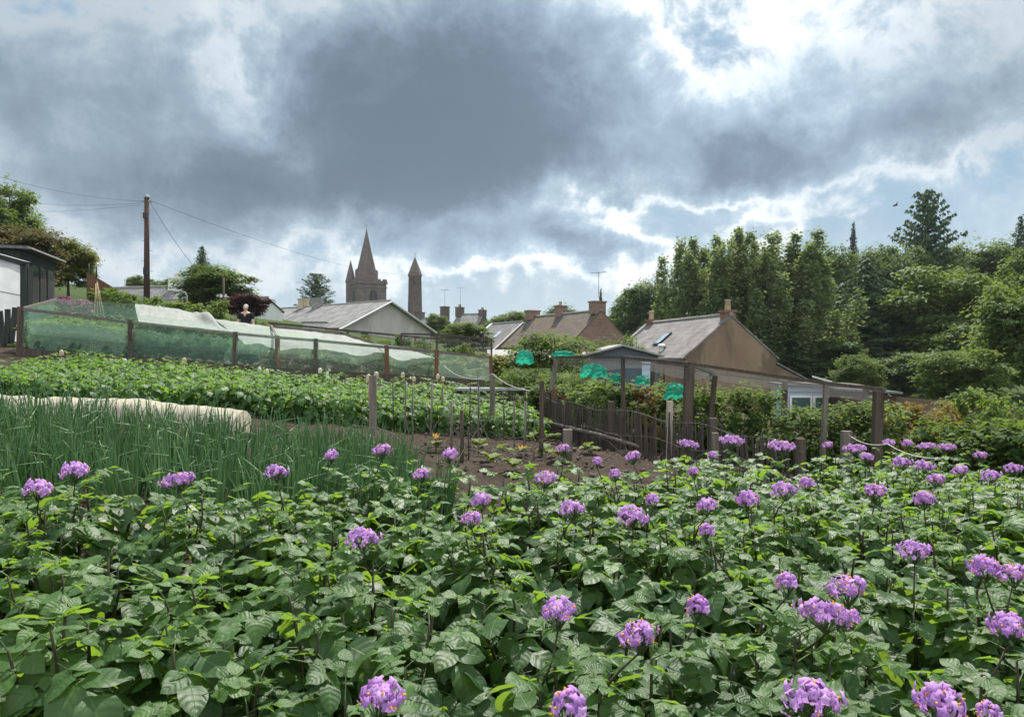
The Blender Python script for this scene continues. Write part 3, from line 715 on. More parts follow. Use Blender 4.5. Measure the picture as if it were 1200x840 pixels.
def plant(kind,px,top,D,wpx,mat,name,label,cat,group=None,base=None):
    c,tr,h0,w0=proto(kind); p=gx(px,D); zb=p.z if base is None else base
    hh=max(.3,EYE+(420-top)/F*D-zb); ww=wpx/F*D
    t=thing(name,label,cat,(p.x,p.y,zb),random.random()*6.28,group); t.scale=(ww/w0,ww/w0,hh/h0)
    key=(kind,mat)
    if key not in _mc: cc=c.copy(); cc.materials.clear(); cc.materials.append(M[mat]); _mc[key]=cc
    link('crown' if cat=='tree' else 'foliage',_mc[key],None,t); link('trunk' if cat=='tree' else 'stems',tr,M['bark'],t)
    return t
GW='trees in the wood on the right'
for a in [
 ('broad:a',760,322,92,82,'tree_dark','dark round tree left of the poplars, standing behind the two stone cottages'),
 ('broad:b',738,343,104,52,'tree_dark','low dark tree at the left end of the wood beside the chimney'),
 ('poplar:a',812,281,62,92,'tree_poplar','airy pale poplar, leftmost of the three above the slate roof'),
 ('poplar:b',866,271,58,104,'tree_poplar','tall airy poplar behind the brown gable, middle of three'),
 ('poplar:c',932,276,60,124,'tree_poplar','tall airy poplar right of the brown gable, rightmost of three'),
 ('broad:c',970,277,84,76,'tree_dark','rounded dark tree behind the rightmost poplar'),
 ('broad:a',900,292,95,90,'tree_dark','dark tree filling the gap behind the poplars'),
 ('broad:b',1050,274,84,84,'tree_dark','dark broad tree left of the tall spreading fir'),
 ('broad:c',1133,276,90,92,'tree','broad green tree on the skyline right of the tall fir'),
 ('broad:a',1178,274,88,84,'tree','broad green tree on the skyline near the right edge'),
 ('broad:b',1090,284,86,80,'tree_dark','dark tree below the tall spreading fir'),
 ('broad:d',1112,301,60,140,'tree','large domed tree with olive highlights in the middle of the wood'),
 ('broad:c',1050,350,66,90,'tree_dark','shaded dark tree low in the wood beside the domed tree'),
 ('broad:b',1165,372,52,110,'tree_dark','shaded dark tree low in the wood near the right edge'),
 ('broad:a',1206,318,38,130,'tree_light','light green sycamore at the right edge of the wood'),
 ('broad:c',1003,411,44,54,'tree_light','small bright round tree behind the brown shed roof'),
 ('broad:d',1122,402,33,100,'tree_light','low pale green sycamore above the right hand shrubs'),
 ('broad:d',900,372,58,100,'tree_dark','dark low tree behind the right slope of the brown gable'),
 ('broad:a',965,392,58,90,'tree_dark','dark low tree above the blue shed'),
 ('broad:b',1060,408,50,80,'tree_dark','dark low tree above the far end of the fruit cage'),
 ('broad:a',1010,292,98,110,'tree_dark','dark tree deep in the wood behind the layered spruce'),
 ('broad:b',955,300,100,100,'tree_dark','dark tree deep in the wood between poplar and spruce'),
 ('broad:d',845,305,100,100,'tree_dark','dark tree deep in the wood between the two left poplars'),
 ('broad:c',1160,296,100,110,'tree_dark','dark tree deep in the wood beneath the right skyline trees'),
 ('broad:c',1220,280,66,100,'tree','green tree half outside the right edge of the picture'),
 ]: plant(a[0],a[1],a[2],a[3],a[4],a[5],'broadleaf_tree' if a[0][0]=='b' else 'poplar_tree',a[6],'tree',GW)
for a in [
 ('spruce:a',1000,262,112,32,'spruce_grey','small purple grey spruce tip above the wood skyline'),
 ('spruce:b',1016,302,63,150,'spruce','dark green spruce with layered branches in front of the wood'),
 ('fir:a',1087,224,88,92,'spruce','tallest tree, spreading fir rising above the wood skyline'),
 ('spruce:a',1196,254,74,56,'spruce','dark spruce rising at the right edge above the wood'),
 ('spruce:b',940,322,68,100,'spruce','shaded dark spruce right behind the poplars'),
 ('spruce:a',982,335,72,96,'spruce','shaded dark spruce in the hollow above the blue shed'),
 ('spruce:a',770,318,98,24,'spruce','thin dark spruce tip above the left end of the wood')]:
    plant(*a[:6],'conifer_tree',a[6],'tree',GW)
GL='trees on the left and in the village'
for a in [
 ('broad:a',8,206,42,80,'tree','tall grey green tree at the left edge of the picture'),
 ('broad:b',-22,232,40,100,'tree_dark','dark tree cut by the left edge behind the white sheeted house'),
 ('broad:d',24,256,35,95,'tree_brown','brownish tree behind the dark green hut'),
 ('broad:c',80,275,40,66,'tree_yellow','yellow green tree just right of the dark green hut'),
 ('broad:c',250,307,46,84,'tree','spreading green tree right of the telegraph pole'),
 ('broad:b',203,323,72,44,'tree_dark','small dark tree above the slate roof beside the telegraph pole'),
 ('broad:d',163,321,78,34,'tree_light','small pale green tree just left of the telegraph pole'),
 ('broad:a',290,341,44,56,'tree_copper','copper leaved tree behind the person in black'),
 ('broad:b',600,360,84,50,'tree','green tree at the left end of the mossy roof'),
 ('broad:d',578,374,86,34,'tree_dark','dark low tree left of the mossy roofed cottage'),
 ('broad:c',657,353,96,46,'tree_dark','tree showing over the ridge of the mossy roof'),
 ('broad:a',544,374,46,62,'tree_light','pale green tree between the bungalow and mossy roofed cottage'),
 ('broad:d',512,365,90,30,'tree_light','pale tree glimpsed between the chimneys right of the round tower'),
 ('broad:a',548,366,130,22,'tree_dark','dark tree beside the far pair of chimneys'),
 ]: plant(a[0],a[1],a[2],a[3],a[4],a[5],'broadleaf_tree',a[6],'tree',GL)
plant('spruce:b',237,289,50,46,'spruce','conifer_tree','dark spruce tip rising out of the spreading green tree','tree',GL)
plant('fir:b',371,321,80,54,'spruce','conifer_tree','open branched conifer behind the bungalow chimney','tree',GL)
plant('spruce:a',704,339,84,18,'spruce','conifer_tree','thin dark conifer beside the cottage chimney','tree',GL)
for a in [('apple:a',648,384,21,110,'shrub','apple tree in front of the mossy roof, left one'),('apple:b',722,392,24,72,'shrub','apple tree in front of the stone gable'),
          ('apple:a',612,428,16,80,'shrub','bushy fruit tree above the end of the paling fence'),('apple:b',672,430,14.5,86,'rasp','bushy fruit tree behind the first cage post')]:
    plant(*a[:6],'fruit_tree',a[6],'tree','fruit trees in the garden')
for a in [
 ('shrub:a',590,411,24,66,'tree_yellow','yellow green hedge bush left of the jade netting'),
 ('shrub:b',560,412,26,50,'tree_yellow','small yellow green bush beside the grey netting frame'),
 ('shrub:a',640,443,13.8,76,'shrub','dense green bush at the bend of the paling fence'),
 ('shrub:b',690,446,13,74,'rasp','leafy bush against the fence below the first jade netting'),
 ('shrub:a',128,334,27,70,'shrub','green bush behind the left netted cage'),
 ('shrub:b',160,340,26,56,'tree_dark','dark green bush at the foot of the telegraph pole'),
 ('shrub:a',200,347,25,66,'shrub','mixed green bush right of the telegraph pole'),
 ('shrub:b',243,348,26,60,'tree_light','pale bush left of the person in black'),
 ('shrub:a',228,362,24,40,'shrub','low bush near the person in black'),
 ('shrub:b',305,370,25,30,'tree_light','pale bush just right of the person in black'),
 ('shrub:a',80,345,26,60,'heather','magenta flowering bush below the dark green hut'),
 ('shrub:b',388,384,34,34,'tree_yellow','golden bush at the left foot of the bungalow gable'),
 ('shrub:a',420,392,32,50,'tree_yellow','ochre bush under the bungalow gable'),
 ('shrub:b',473,390,31,26,'tree_dark','dark clipped bush under the right of the bungalow gable'),
 ('shrub:a',493,394,30,26,'tree_dark','second dark bush under the right of the bungalow gable'),
 ('shrub:b',447,396,31,36,'shrub','green bush between the ochre and dark bushes'),
 ('shrub:a',45,352,24,50,'tree_dark','dark bush at the foot of the green hut'),
 ('near:a',1062,466,12.6,66,'currant','orange tinted currant bush right of the end cage post'),
 ('near:b',1100,474,12,76,'currant','orange and green currant bush, second from the cage'),
 ('near:a',1146,448,13.5,90,'rasp','bright green bush, tallest on the right'),
 ('near:b',1190,466,12,90,'shrub','green bush at the right edge'),
 ('near:a',1160,484,10.2,130,'shrub','feathery green bush behind the last potato flowers'),
 ('near:b',1108,492,10.8,90,'shrub','low green bush in front of the currants'),
 ('near:a',1212,488,9.6,110,'shrub','feathery green bush cut by the right edge'),
 ]: plant(*a[:6],'garden_shrub',a[6],'shrub','shrubs round the garden')
gr='raspberry canes along the fruit cage'; k=0
for px in range(706,1032,17):
    top=452+ (px-706)*.085+random.uniform(-11,9); D=12.2-(px-706)*.0075+random.uniform(-.3,.5)
    if px in (842,859,893): top-=9
    if 905<px<985: top=483+random.uniform(-6,6)
    plant('cane:%s'%'abc'[k%3],px+random.uniform(-5,5),top,D,random.uniform(36,52),['rasp','rasp','shrub','currant' if px<800 else 'rasp'][k%4],'raspberry_cane','leafy raspberry cane behind the paling fence','raspberry',gr); k+=1

# ------------------------------------------------------------------ buildings
def gable_house(name,label,apex,dirx,L,hw,apz,evz,basez,wall,roof,wallside=None,over=.18,barge=None,cat='house'):
    """apex = xy of near gable apex; ridge runs along dirx for L"""
    a=math.atan2(dirx[1],dirx[0]); t=thing(name,label,cat,(apex[0],apex[1],basez),a)
    he=evz-basez; hr=apz-basez; m=MB()
    m.poly([(0,-hw,0),(0,hw,0),(0,hw,he),(0,0,hr),(0,-hw,he)]); link('gable_wall',m,M[wall],t); m=MB(); m.poly([(L,-hw,0),(L,hw,0),(L,hw,he),(L,0,hr),(L,-hw,he)])
    link('gable_wall',m,M[wall],t)
    m=MB(); m.quad((0.001,-hw,0),(L-.001,-hw,0),(L-.001,-hw,he),(0.001,-hw,he)); link('side_wall',m,M[wallside or wall],t); m=MB(); m.quad((0.001,hw,0),(L-.001,hw,0),(L-.001,hw,he),(0.001,hw,he)); link('side_wall',m,M[wallside or wall],t)
    sl=(hr-he)/hw; th=.10
    m=MB()
    for s in (-1,1):
        e=hw+.15; ze=hr-sl*e
        P=[(-over,0,hr),(L+over,0,hr),(L+over,s*e,ze),(-over,s*e,ze)]
        Q=[(p[0],p[1],p[2]+th) for p in P]; i=len(m.v); m.v+=P+Q
        for q in ((0,1,2,3),(4,5,6,7),(0,1,5,4),(1,2,6,5),(2,3,7,6),(3,0,4,7)): m.f.append(tuple(i+k for k in q)); m.sm.append(False)
    rf=link('roof',m,M[roof],t)
    m=MB(); m.tube([(-over,0,hr+th+.02),(L+over,0,hr+th+.02)],.09,6); link('ridge_tiles',m,M['cement'],rf)
    if barge:
        m=MB()
        for s in (-1,1): m.bar((-over-.06,0,hr+.02),(-over-.06,s*(hw+.3),hr+.02-sl*(hw+.3)),.28,.08)
        link('bargeboard',m,M[barge],t)
    return t,he,hr,sl
def chimney(t,c,d,mat,pots=1,pm='clay',ph=.5,rf=None):
    m=MB(); m.box((c[0],c[1],c[2]+d[2]/2),d); m.box((c[0],c[1],c[2]+d[2]+.06),(d[0]+.14,d[1]+.14,.12)); o=link('chimney',m,M[mat],t)
    for k in range(pots):
        m=MB(); y=c[1]+(k-(pots-1)/2)*.42; m.lathe([(.12,0),(.15,.03),(.13,ph*.9),(.16,ph*.92),(.16,ph),(.09,ph),(.09,ph-.2)],10,(c[0],y,c[2]+d[2]+.12)); link('chimney_pot',m,M[pm],o)
    return o
def aerial(t,p,h,rot=0):
    m=MB(); p=Vector(p); m.tube([p,p+Vector((0,0,h))],.03,5); c,s=math.cos(rot),math.sin(rot)
    m.tube([p+Vector((-.7*c,-.7*s,h)),p+Vector((.7*c,.7*s,h))],.022,4)
    for k in range(-3,4): q=p+Vector((.2*k*c,.2*k*s,h)); m.tube([q+Vector((s*.35,-c*.35,0)),q-Vector((s*.35,-c*.35,0))],.014,3)
    link('tv_aerial',m,M['metal'],t)
# brown harled house, right of centre
D0=35.6; ap=at(857,371,D0)
t,he,hr,sl=gable_house('stone_house','tan harled house with grey slate roof and bare gable, right of centre',(ap.x,ap.y),(-.25,.967),9.2,2.45,ap.z,1.5,-1.2,'harl_tan','slate2','harl_low',.05)
chimney(t,(.32,0,hr-.15),(.45,.58,.36),'brick',1,'clay',.5); chimney(t,(8.9,0,hr-.12),(.45,.5,.32),'brick',1,'clay',.5)
m=MB(); 
for s in (-1,1): m.bar((9.15,0,hr+.14),(9.15,s*2.6,hr+.14-sl*2.6),.34,.16)
link('gable_coping',m,M['cement'],t)
# skylight on the visible slope (local +y or -y is the left slope seen by us)
nrm=Vector((0,1,1/sl)).normalized()
def on_slope(x,y): return Vector((x,y,hr-sl*abs(y)+.12))
sg=1
a0=on_slope(4.3,sg*1.05); b0=on_slope(4.3,sg*1.75); q=(b0-a0)
m=MB(); m.bar(on_slope(4.55,sg*1.0)+Vector((0,0,.03)),on_slope(4.55,sg*1.8)+Vector((0,0,.03)),.66,.09); fr=link('skylight',m,M['dark'],t)
m=MB(); m.bar(on_slope(4.55,sg*1.07)+Vector((0,0,.07)),on_slope(4.55,sg*1.73)+Vector((0,0,.07)),.52,.05); link('pane',m,M['glass_sky'],fr)
m=MB(); m.lathe([(.16,0),(.14,.25),(.24,.27),(.16,.38),(.0,.42)],10,on_slope(3.2,sg*2.1)-Vector((0,0,.1))); link('roof_vent',m,M['white'],t)
m=MB(); m.tube([(-.1,sg*2.75,he-.25),(9.3,sg*2.75,he-.25)],.07,8); link('gutter',m,M['cable'],t)
m=MB()
m.poly([(.02,-2.45,0),(.02,-4.6,0),(.02,-4.6,he-1.35),(.02,-2.45,he-.35)]); m.poly([(6,-2.45,0),(6,-4.6,0),(6,-4.6,he-1.35),(6,-2.45,he-.35)]); m.quad((.02,-4.6,0),(6,-4.6,0),(6,-4.6,he-1.35),(.02,-4.6,he-1.35)); link('lean_to_wall',m,M['harl_tan'],t)
m=MB(); m.slab([(-.05,-2.46,he-.30),(6.1,-2.46,he-.30),(6.1,-4.85,he-1.42),(-.05,-4.85,he-1.42)],.08); link('lean_to_roof',m,M['felt'],t)
m=MB()
for x in (2.2,2.9): m.box((x,sg*2.47,1.6),(.14,.06,2.0))
link('drainpipe',m,M['wood_dark'],t)
# mossy roofed cottage
ap=at(705,365,60)
t,he,hr,sl=gable_house('stone_cottage','red rubble cottage with mossy brown slate roof and stone gable',(ap.x,ap.y),(-.48,.877),11.4,3.1,ap.z,EYE+1.05,-.6,'stone_red','slate_moss',None,.02)
chimney(t,(.6,0,hr-.2),(.8,1.15,.95),'stone_red',0); chimney(t,(6.2,0,hr-.2),(.7,.8,.95),'stone_red',1,'clay',.35); chimney(t,(11.1,0,hr-.2),(.8,1.2,.8),'stone_red',0)
aerial(t,(.4,0,hr+1.2),2.0,.6)
m=MB(); m.box((4.2,3.13,1.4),(.8,.05,1.0)); link('window',m,M['glass'],t)
ap2=at(612,378,73)
t,he,hr,sl=gable_house('stone_cottage','lower slate roofed cottage adjoining the left end of the mossy roof',(ap2.x,ap2.y),(-.48,.877),6.5,3.0,ap2.z,ap2.z-2.5,.3,'stone_red','slate2',None,.05,'white')
m=MB(); m.bar((2.3,1.2,hr-sl*1.2+.15),(2.3,1.9,hr-sl*1.9+.15),.7,.08); link('skylight',m,M['glass_sky'],t)
m=MB(); m.bar((6.55,0,hr+.12),(6.55,3.2,hr+.12-sl*3.2),.4,.2); link('gable_coping',m,M['white'],t)
# bungalow
ap=at(454,354,65)
t,he,hr,sl=gable_house('bungalow','pale harled bungalow with wide white edged gable below the church',(ap.x,ap.y),(-.78,.626),17.8,5.3,ap.z,ap.z-2.45,2.6,'harl_grey','slate',None,.45,'white')
chimney(t,(9.6,.3,hr-1.2),(.75,.8,1.9),'cement',0); chimney(t,(12.2,0,hr-.2),(.8,.75,1.0),'clay',0)
m=MB(); m.box((-.02,2.6,.75),(.06,.75,.65)); w=link('window',m,M['glass'],t)
m=MB(); m.box((-.05,2.6,.40),(.12,.95,.07)); link('sill',m,M['white'],w)
m=MB(); m.tube([(9.6,.3,hr+1.2),(9.6,.3,hr+2.4)],.03,5); 
aerial(t,(11.4,.6,hr-.2),2.6,1.0)
# village houses
for (px,py,D,lab,Lx) in [(499,372,112,'small slate roofed house right of the round tower, with a chimney at each end',8),(552,366,125,'tall narrow village house between the round tower and cottage',5)]:
    ap=at(px,py,D); 
    if D==112:
        t,he,hr,sl=gable_house('village_house',lab,(ap.x+3.2,ap.y-2),(-.75,.66),6.0,2.8,ap.z-.1,ap.z-2.7,2,'stone_red','slate',None,.05)
        chimney(t,(.2,0,hr-.4),(.9,1.1,1.9),'stone_church',0); chimney(t,(5.8,0,hr-.4),(.9,1.3,1.3),'stone_church',0); aerial(t,(.2,0,hr+1.5),2.6,.3)
        m=MB(); m.bar((2.6,.9,hr-sl*.9+.15),(2.6,1.5,hr-sl*1.5+.15),.6,.08); link('skylight',m,M['glass_sky'],t)
    else:
        t,he,hr,sl=gable_house('village_house',lab,(ap.x+2.2,ap.y),(-.9,.43),5.0,2.2,ap.z-.3,ap.z-2.2,2,'stone_church','slate',None,.05)
        chimney(t,(.3,0,hr-.4),(.9,1.3,1.0),'stone_church',2,'clay',.4); chimney(t,(4.7,0,hr-.4),(.9,1.6,1.6),'stone_church',2,'clay',.45); aerial(t,(4.6,0,hr+1.4),3.2,.8)
ap=at(200,341,62)
t,he,hr,sl=gable_house('slate_house','grey roofed house with a white chimney behind the telegraph pole',(ap.x,ap.y+2),(-.97,.24),10,3,ap.z+.5,ap.z-1.9,3.5,'white','slate',None,.1)
chimney(t,(.5,0,hr-.3),(.8,1.1,1.0),'white',1,'clay',.3)
ap=at(313,350,56)
t,he,hr,sl=gable_house('white_house','low white house with a brown roof end behind the person in black',(ap.x,ap.y),(-.96,.28),9,2.0,ap.z,ap.z-.9,2,'white','slate_moss',None,.1)
# church
cD=245.; k=cD/F
c=at(431,332,cD); t=thing('church','grey stone church tower with tall octagonal spire and corner turret','church',(c.x,c.y,5),R(28))
zt=c.z-5; w=9.6
m=MB(); m.box((0,0,zt/2),(w,w,zt)); m.box((0,0,zt-1.7),(w+.5,w+.5,.35)); m.box((0,0,zt-.25),(w+.7,w+.7,.6)); link('tower',m,M['stone_church'],t)
m=MB()
for s in (-1,1):
    for q in range(6):
        x=-w/2+ w*(q+.5)/6
        m.box((x,s*(w/2+.12),zt+.55),(.85,.45,1.0)); m.box((s*(w/2+.12),x,zt+.55),(.45,.85,1.0))
link('battlement',m,M['stone_church'],t)
m=MB(); n=8; zb=zt+.1; hs=at(426,269,cD).z-5-zb
m.lathe([(4.25,0),(3.2,hs*.24),(2.1,hs*.5),(1.05,hs*.75),(.12,hs*.985),(.3,hs*.99),(.0,hs)],8,(-.4,0,zb),False); sp=link('spire',m,M['stone_spire'],t)
m=MB(); m.tube([(-.4,0,zb+hs-.3),(-.4,0,zb+hs+2.0)],.09,5); m.bar((-1.0,0,zb+hs+1.3),(.2,0,zb+hs+1.3),.12); link('weather_vane',m,M['metal'],sp)
m=MB()
for a in range(4):
    an=PI/2*a+PI/8; rr=3.15; m.prism([(-.45,0),(.45,0),(.45,1.5),(0,2.3),(-.45,1.5)],-.25,.25)
m2=MB()
for a in range(4):
    an=PI/2*a; M3=Matrix.Rotation(an,3,'Z')
    pts=[(-.5,-3.75),(.5,-3.75),(.5,-2.6),(-.5,-2.6)]
    b=[M3@Vector((p[0],p[1],0))+Vector((-.4,0,zb+1.4)) for p in pts]; tp=[q+Vector((0,0,2.0)) for q in b]
    m2.quad(*b); m2.quad(*tp)
    for i in range(4): m2.quad(b[i],b[(i+1)%4],tp[(i+1)%4],tp[i])
    e0=M3@Vector((0,-3.75,0))+Vector((-.4,0,zb+4.4)); e1=M3@Vector((0,-2.2,0))+Vector((-.4,0,zb+4.4))
    m2.poly([tp[0],tp[1],e0]); m2.quad(tp[1],tp[2],e1,e0); m2.quad(tp[3],tp[0],e0,e1)
link('lucarne',m2,M['stone_spire'],t)
def lancet(t,face,x,z,wd,hh):
    m=MB(); pts=[(-wd/2,0),(wd/2,0),(wd/2,hh*.6)]+[(wd/2*math.cos(a)*1.0,hh*.6+hh*.4*math.sin(a)) for a in (R(30),R(60),R(90),R(120),R(150))]+[(-wd/2,hh*.6)]
    m.prism(pts,-.1,.1); o=link('belfry_window',m,M['dark'],t); 
    if face=='front': o.location=(x,-w/2-.02,z)
    else: o.location=(-w/2-.02,x,z); o.rotation_euler=(0,0,PI/2)
    m=MB(); m.box((0,-.16,hh*.45),(.18,.1,hh*.9)); link('mullion',m,M['stone_church'],o)
lancet(t,'front',.4,zt-7.2,2.6,4.6); lancet(t,'side',-.2,zt-7.2,2.6,4.6)
tc=(-w/2+.3,w/2-.3)
tz=at(409,330,cD).z-5; m=MB(); m.lathe([(1.6,0),(1.6,tz-.3),(1.85,tz-.2),(1.85,tz+.3)],8,(tc[0],tc[1],0),False); link('turret',m,M['stone_church'],t)
m=MB(); hh=at(409,304,cD).z-5-tz; m.lathe([(1.75,.3),(.9,hh*.55),(.08,hh*.97),(.2,hh*.98),(0,hh)],8,(tc[0],tc[1],tz),False); link('turret_spire',m,M['stone_spire'],t)
m=MB(); m.prism([(-6,0),(6,0),(6,10),(0,16),(-6,10)],w/2+.02,w/2+26); link('nave',m,M['stone_church'],t)
# round tower
D=262.; b=at(487,400,D); c1=at(486.3,323,D); t=thing('round_tower','slender round stone tower with conical cap beside the church','tower',(c1.x,c1.y,4))
z1=c1.z-4; r=D/F; m=MB(); m.lathe([(8.9*r,0),(8.6*r,z1*.4),(7.5*r,z1-.4),(8.3*r,z1-.3),(8.3*r,z1)],24); link('shaft',m,M['stone_tower'],t)
zc=at(486,302,D).z-4; m=MB(); m.lathe([(8.7*r,z1),(4.8*r,z1+(zc-z1)*.5),(.2,zc),(0,zc+.1)],8,(0,0,0),False); cp=link('cap',m,M['stone_spire'],t)
m=MB(); m.tube([(0,0,zc),(0,0,zc+2)],.1,5); m.bar((-.5,0,zc+1.3),(.5,0,zc+1.3),.12); link('finial',m,M['metal'],cp)
m=MB(); m.prism([(-.5,0),(.5,0),(.5,1.1),(0,1.6),(-.5,1.1)],-7.75*r,-7.0*r); link('window',m,M['dark'],t,(0,0,z1-3.6))

# ------------------------------------------------------------------ sheds
def boards_shed(name,label,p,rz,W,Dp,H,H2,wall,roof,cat='shed',over=.15,ribs=0):
    t=thing(name,label,cat,p,rz); m=MB()   # front at y=0, x from 0 to W, roof falls from H (x=0) to H2 (x=W)
    m.poly([(0,0,0),(W,0,0),(W,0,H2),(0,0,H)]); m.poly([(0,Dp,0),(W,Dp,0),(W,Dp,H2),(0,Dp,H)]); m.quad((0,0,0),(0,Dp,0),(0,Dp,H),(0,0,H)); m.quad((W,0,0),(W,Dp,0),(W,Dp,H2),(W,0,H2))
    link('wall',m,M[wall],t)
    m=MB(); P=[(-over,-over,H+.03),(W+over,-over,H2+.03),(W+over,Dp+over,H2+.03),(-over,Dp+over,H+.03)]; Q=[(a,b,c+.07) for a,b,c in P]
    i=len(m.v); m.v+=P+Q
    for q in ((0,1,2,3),(4,5,6,7),(0,1,5,4),(1,2,6,5),(2,3,7,6),(3,0,4,7)): m.f.append(tuple(i+k for k in q)); m.sm.append(False)
    link('roof',m,M[roof],t); return t
p=gx(922,25.5); zb=p.z-.3; 
top=at(922,453,25.5).z-zb; t=boards_shed('garden_shed','pale blue boarded shed with two dark windows behind the fruit cage',(p.x,p.y,zb),-.12,2.35,2.0,top,top-.02,'blue','felt')
for k,x in enumerate((.08,.85)):
    m=MB(); m.box((x+.38,-.03,top-.72),(.74,.06,.84)); f=link('window',m,M['white'],t)
    m=MB(); m.box((x+.38,-.065,top-.72),(.60,.02,.70)); link('pane',m,M['glass_green'],f)
m=MB(); m.box((0.0,-.02,top/2),(.1,.08,top)); m.box((2.33,-.02,top/2),(.1,.08,top)); link('corner_board',m,M['blue'],t)
m=MB()
for q in range(12): m.box((1.2,-.012,.12+q*(top-.2)/12),(2.2,.012,.02))
link('board_seam',m,M['blue_dk'],t)
p=gx(984,24.2); top=at(990,458,24.2).z-(p.z-.3); t=boards_shed('garden_shed','dark brown boarded shed beside the blue shed',(p.x,p.y,p.z-.3),-.12,1.75,2,top,top-.12,'brown_boards','felt')
m=MB(); m.bar(at(952,441,24.8),at(975,447.5,24.6),.22,.06); m.bar(at(951,450.5,24.6),at(974,452,24.5),.16,.05); m2=m
tag(link('white_board',m2,M['white_plastic']),'white plastic boards lying on the brown and blue shed roofs','board')
p=gx(1018,22); t=thing('garden_wall','low rubble garden wall at the foot of the wood','wall',(0,0,0)); m=MB()
a=gx(1015,24); b=gx(1090,25); za=at(1020,462,24).z; m.prism([(a.x,a.z-.5),(b.x+3,b.z-.8),(b.x+3,at(1085,480,24).z),(a.x,za)],24.2,24.6); link('wall',m,M['harl_tan'],t)
# white roofed store in front of mossy cottage, blue grey store with felt roof
p=gx(578,40); z=p.z; top=at(580,421,40).z-z; t=thing('store_shed','open fronted store with a pale sheet roof below the mossy cottage','shed',(p.x,p.y,z),.05)
m=MB()
for q in (0,1.8,3.6): m.box((q,0,top/2),(.14,.14,top)); m.box((q,1.8,top/2),(.14,.14,top))
link('post',m,M['wood_dark'],t); m=MB(); m.box((1.8,1.9,top/2),(3.8,.05,top)); link('back_wall',m,M['brown_boards'],t)
m=MB(); m.slab([(-.3,-.35,top),(4.0,-.35,top),(4.0,2.2,top+.5),(-.3,2.2,top+.5)],.05); link('roof',m,M['felt_pale'],t)
p=gx(686,21); top=at(690,417.5,21).z-p.z; t=thing('store_shed','blue grey boarded store with a low ridged felt roof behind the cage rail','shed',(p.x,p.y,p.z),.08)
m=MB(); m.poly([(0,0,0),(2.1,0,0),(2.1,0,top),(1.05,0,top+.28),(0,0,top)]); m.poly([(0,1.6,0),(2.1,1.6,0),(2.1,1.6,top),(1.05,1.6,top+.28),(0,1.6,top)]); m.quad((0,0,0),(0,1.6,0),(0,1.6,top),(0,0,top)); m.quad((2.1,0,0),(2.1,1.6,0),(2.1,1.6,top),(2.1,0,top)); link('wall',m,M['blue_dk'],t)
m=MB(); m.slab([(-.15,-.15,top-.02),(1.05,-.15,top+.29),(1.05,1.75,top+.29),(-.15,1.75,top-.02)],.05); m.slab([(1.05,-.15,top+.29),(2.25,-.15,top-.02),(2.25,1.75,top-.02),(1.05,1.75,top+.29)],.05); link('roof',m,M['felt_pale'],t)
m=MB(); m.box((1.75,-.02,top*.45),(.25,.04,top*.85)); link('door',m,M['blue'],t)
# dark green hut, left
b=at(64,312,27.5); a=at(24,293,23); d=Vector((b.x-a.x,b.y-a.y,0)); rz=math.atan2(d.y,d.x); zb=G(a.x,a.y)-.3; H=a.z-zb; H2=b.z-zb+.15
t=thing('garden_hut','dark green glazed garden hut with a pale sloping roof edge','hut',(a.x,a.y,zb),rz); W=d.length
m=MB(); m.poly([(0,0,0),(W,0,0),(W,0,H2),(0,0,H)]); m.quad((0,0,0),(0,2.6,0),(0,2.6,H),(0,0,H)); m.quad((W,0,0),(W,2.6,0),(W,2.6,H2),(W,0,H2)); m.poly([(0,2.6,0),(W,2.6,0),(W,2.6,H2),(0,2.6,H)]); link('wall',m,M['green_hut'],t)
m=MB(); P=[(-.2,-.25,H+.02),(W+.2,-.25,H2+.02),(W+.2,2.8,H2+.02),(-.2,2.8,H+.02)]; Q=[(x,y,z+.09) for x,y,z in P]; m.v+=P+Q
for q in ((0,1,2,3),(4,5,6,7),(0,1,5,4),(1,2,6,5),(2,3,7,6),(3,0,4,7)): m.f.append(q); m.sm.append(False)
rf=link('roof',m,M['felt'],t); m=MB(); m.bar((-.2,-.29,H+.05),(W+.2,-.29,H2+.05),.10,.05); link('fascia',m,M['cement'],rf)
for q in range(4):
    x0=.25+q*(W-.4)/4; x1=x0+(W-.4)/4-.28; hz=(H+(H2-H)*x0/W)-.35
    m=MB(); m.box(((x0+x1)/2,-.02,hz/2+.35),(x1-x0,.03,hz-.7)); link('window',m,M['glass'],t)
m=MB(); m.box((.55,-.06,H-.55),(.10,.06,.5)); link('lamp',m,M['white_plastic'],t)
# white sheeted lean-to, far left
a=at(27,312,20.5); p0=at(-40,292,20.5); zb=G(a.x,a.y)-.3; t=thing('polythene_house','white polythene covered lean-to with a dark frame at the left edge','greenhouse',(a.x,a.y,zb),0)
Wd=a.x-p0.x; H=a.z-zb; Hb=p0.z-zb
def shf(u,v): 
    x=-Wd*(1-u); zt=H+(Hb-H)*(1-u); return (x,-.02+.03*nz(u*6,v*5,1)+.02*nz(u*14+v*6,v*3,4),zt*v)
link('sheeting',sheet('sheeting',shf,24,16,M['sheet']).data,None,t); bpy.data.objects.remove([o for o in bpy.data.objects if o.name=='sheeting' and o.parent is None][0])
m=MB(); m.bar((0.05,0,0),(0.05,0,H+.05),.16,.16); m.bar((-Wd,-.02,Hb+.06),(.12,-.02,H+.06),.12,.12)
for q in (.33,.66): m.bar((-Wd,-.06,Hb*q),(.0,-.06,H*q),.03,.02)
link('frame',m,M['green_hut'],t)
m=MB(); m.poly([(-Wd,-.1,Hb+.13),(.1,-.1,H+.13),(.1,.2,H+.13),(-Wd,.2,Hb+.13)]); link('roof',m,M['sheet'],t)
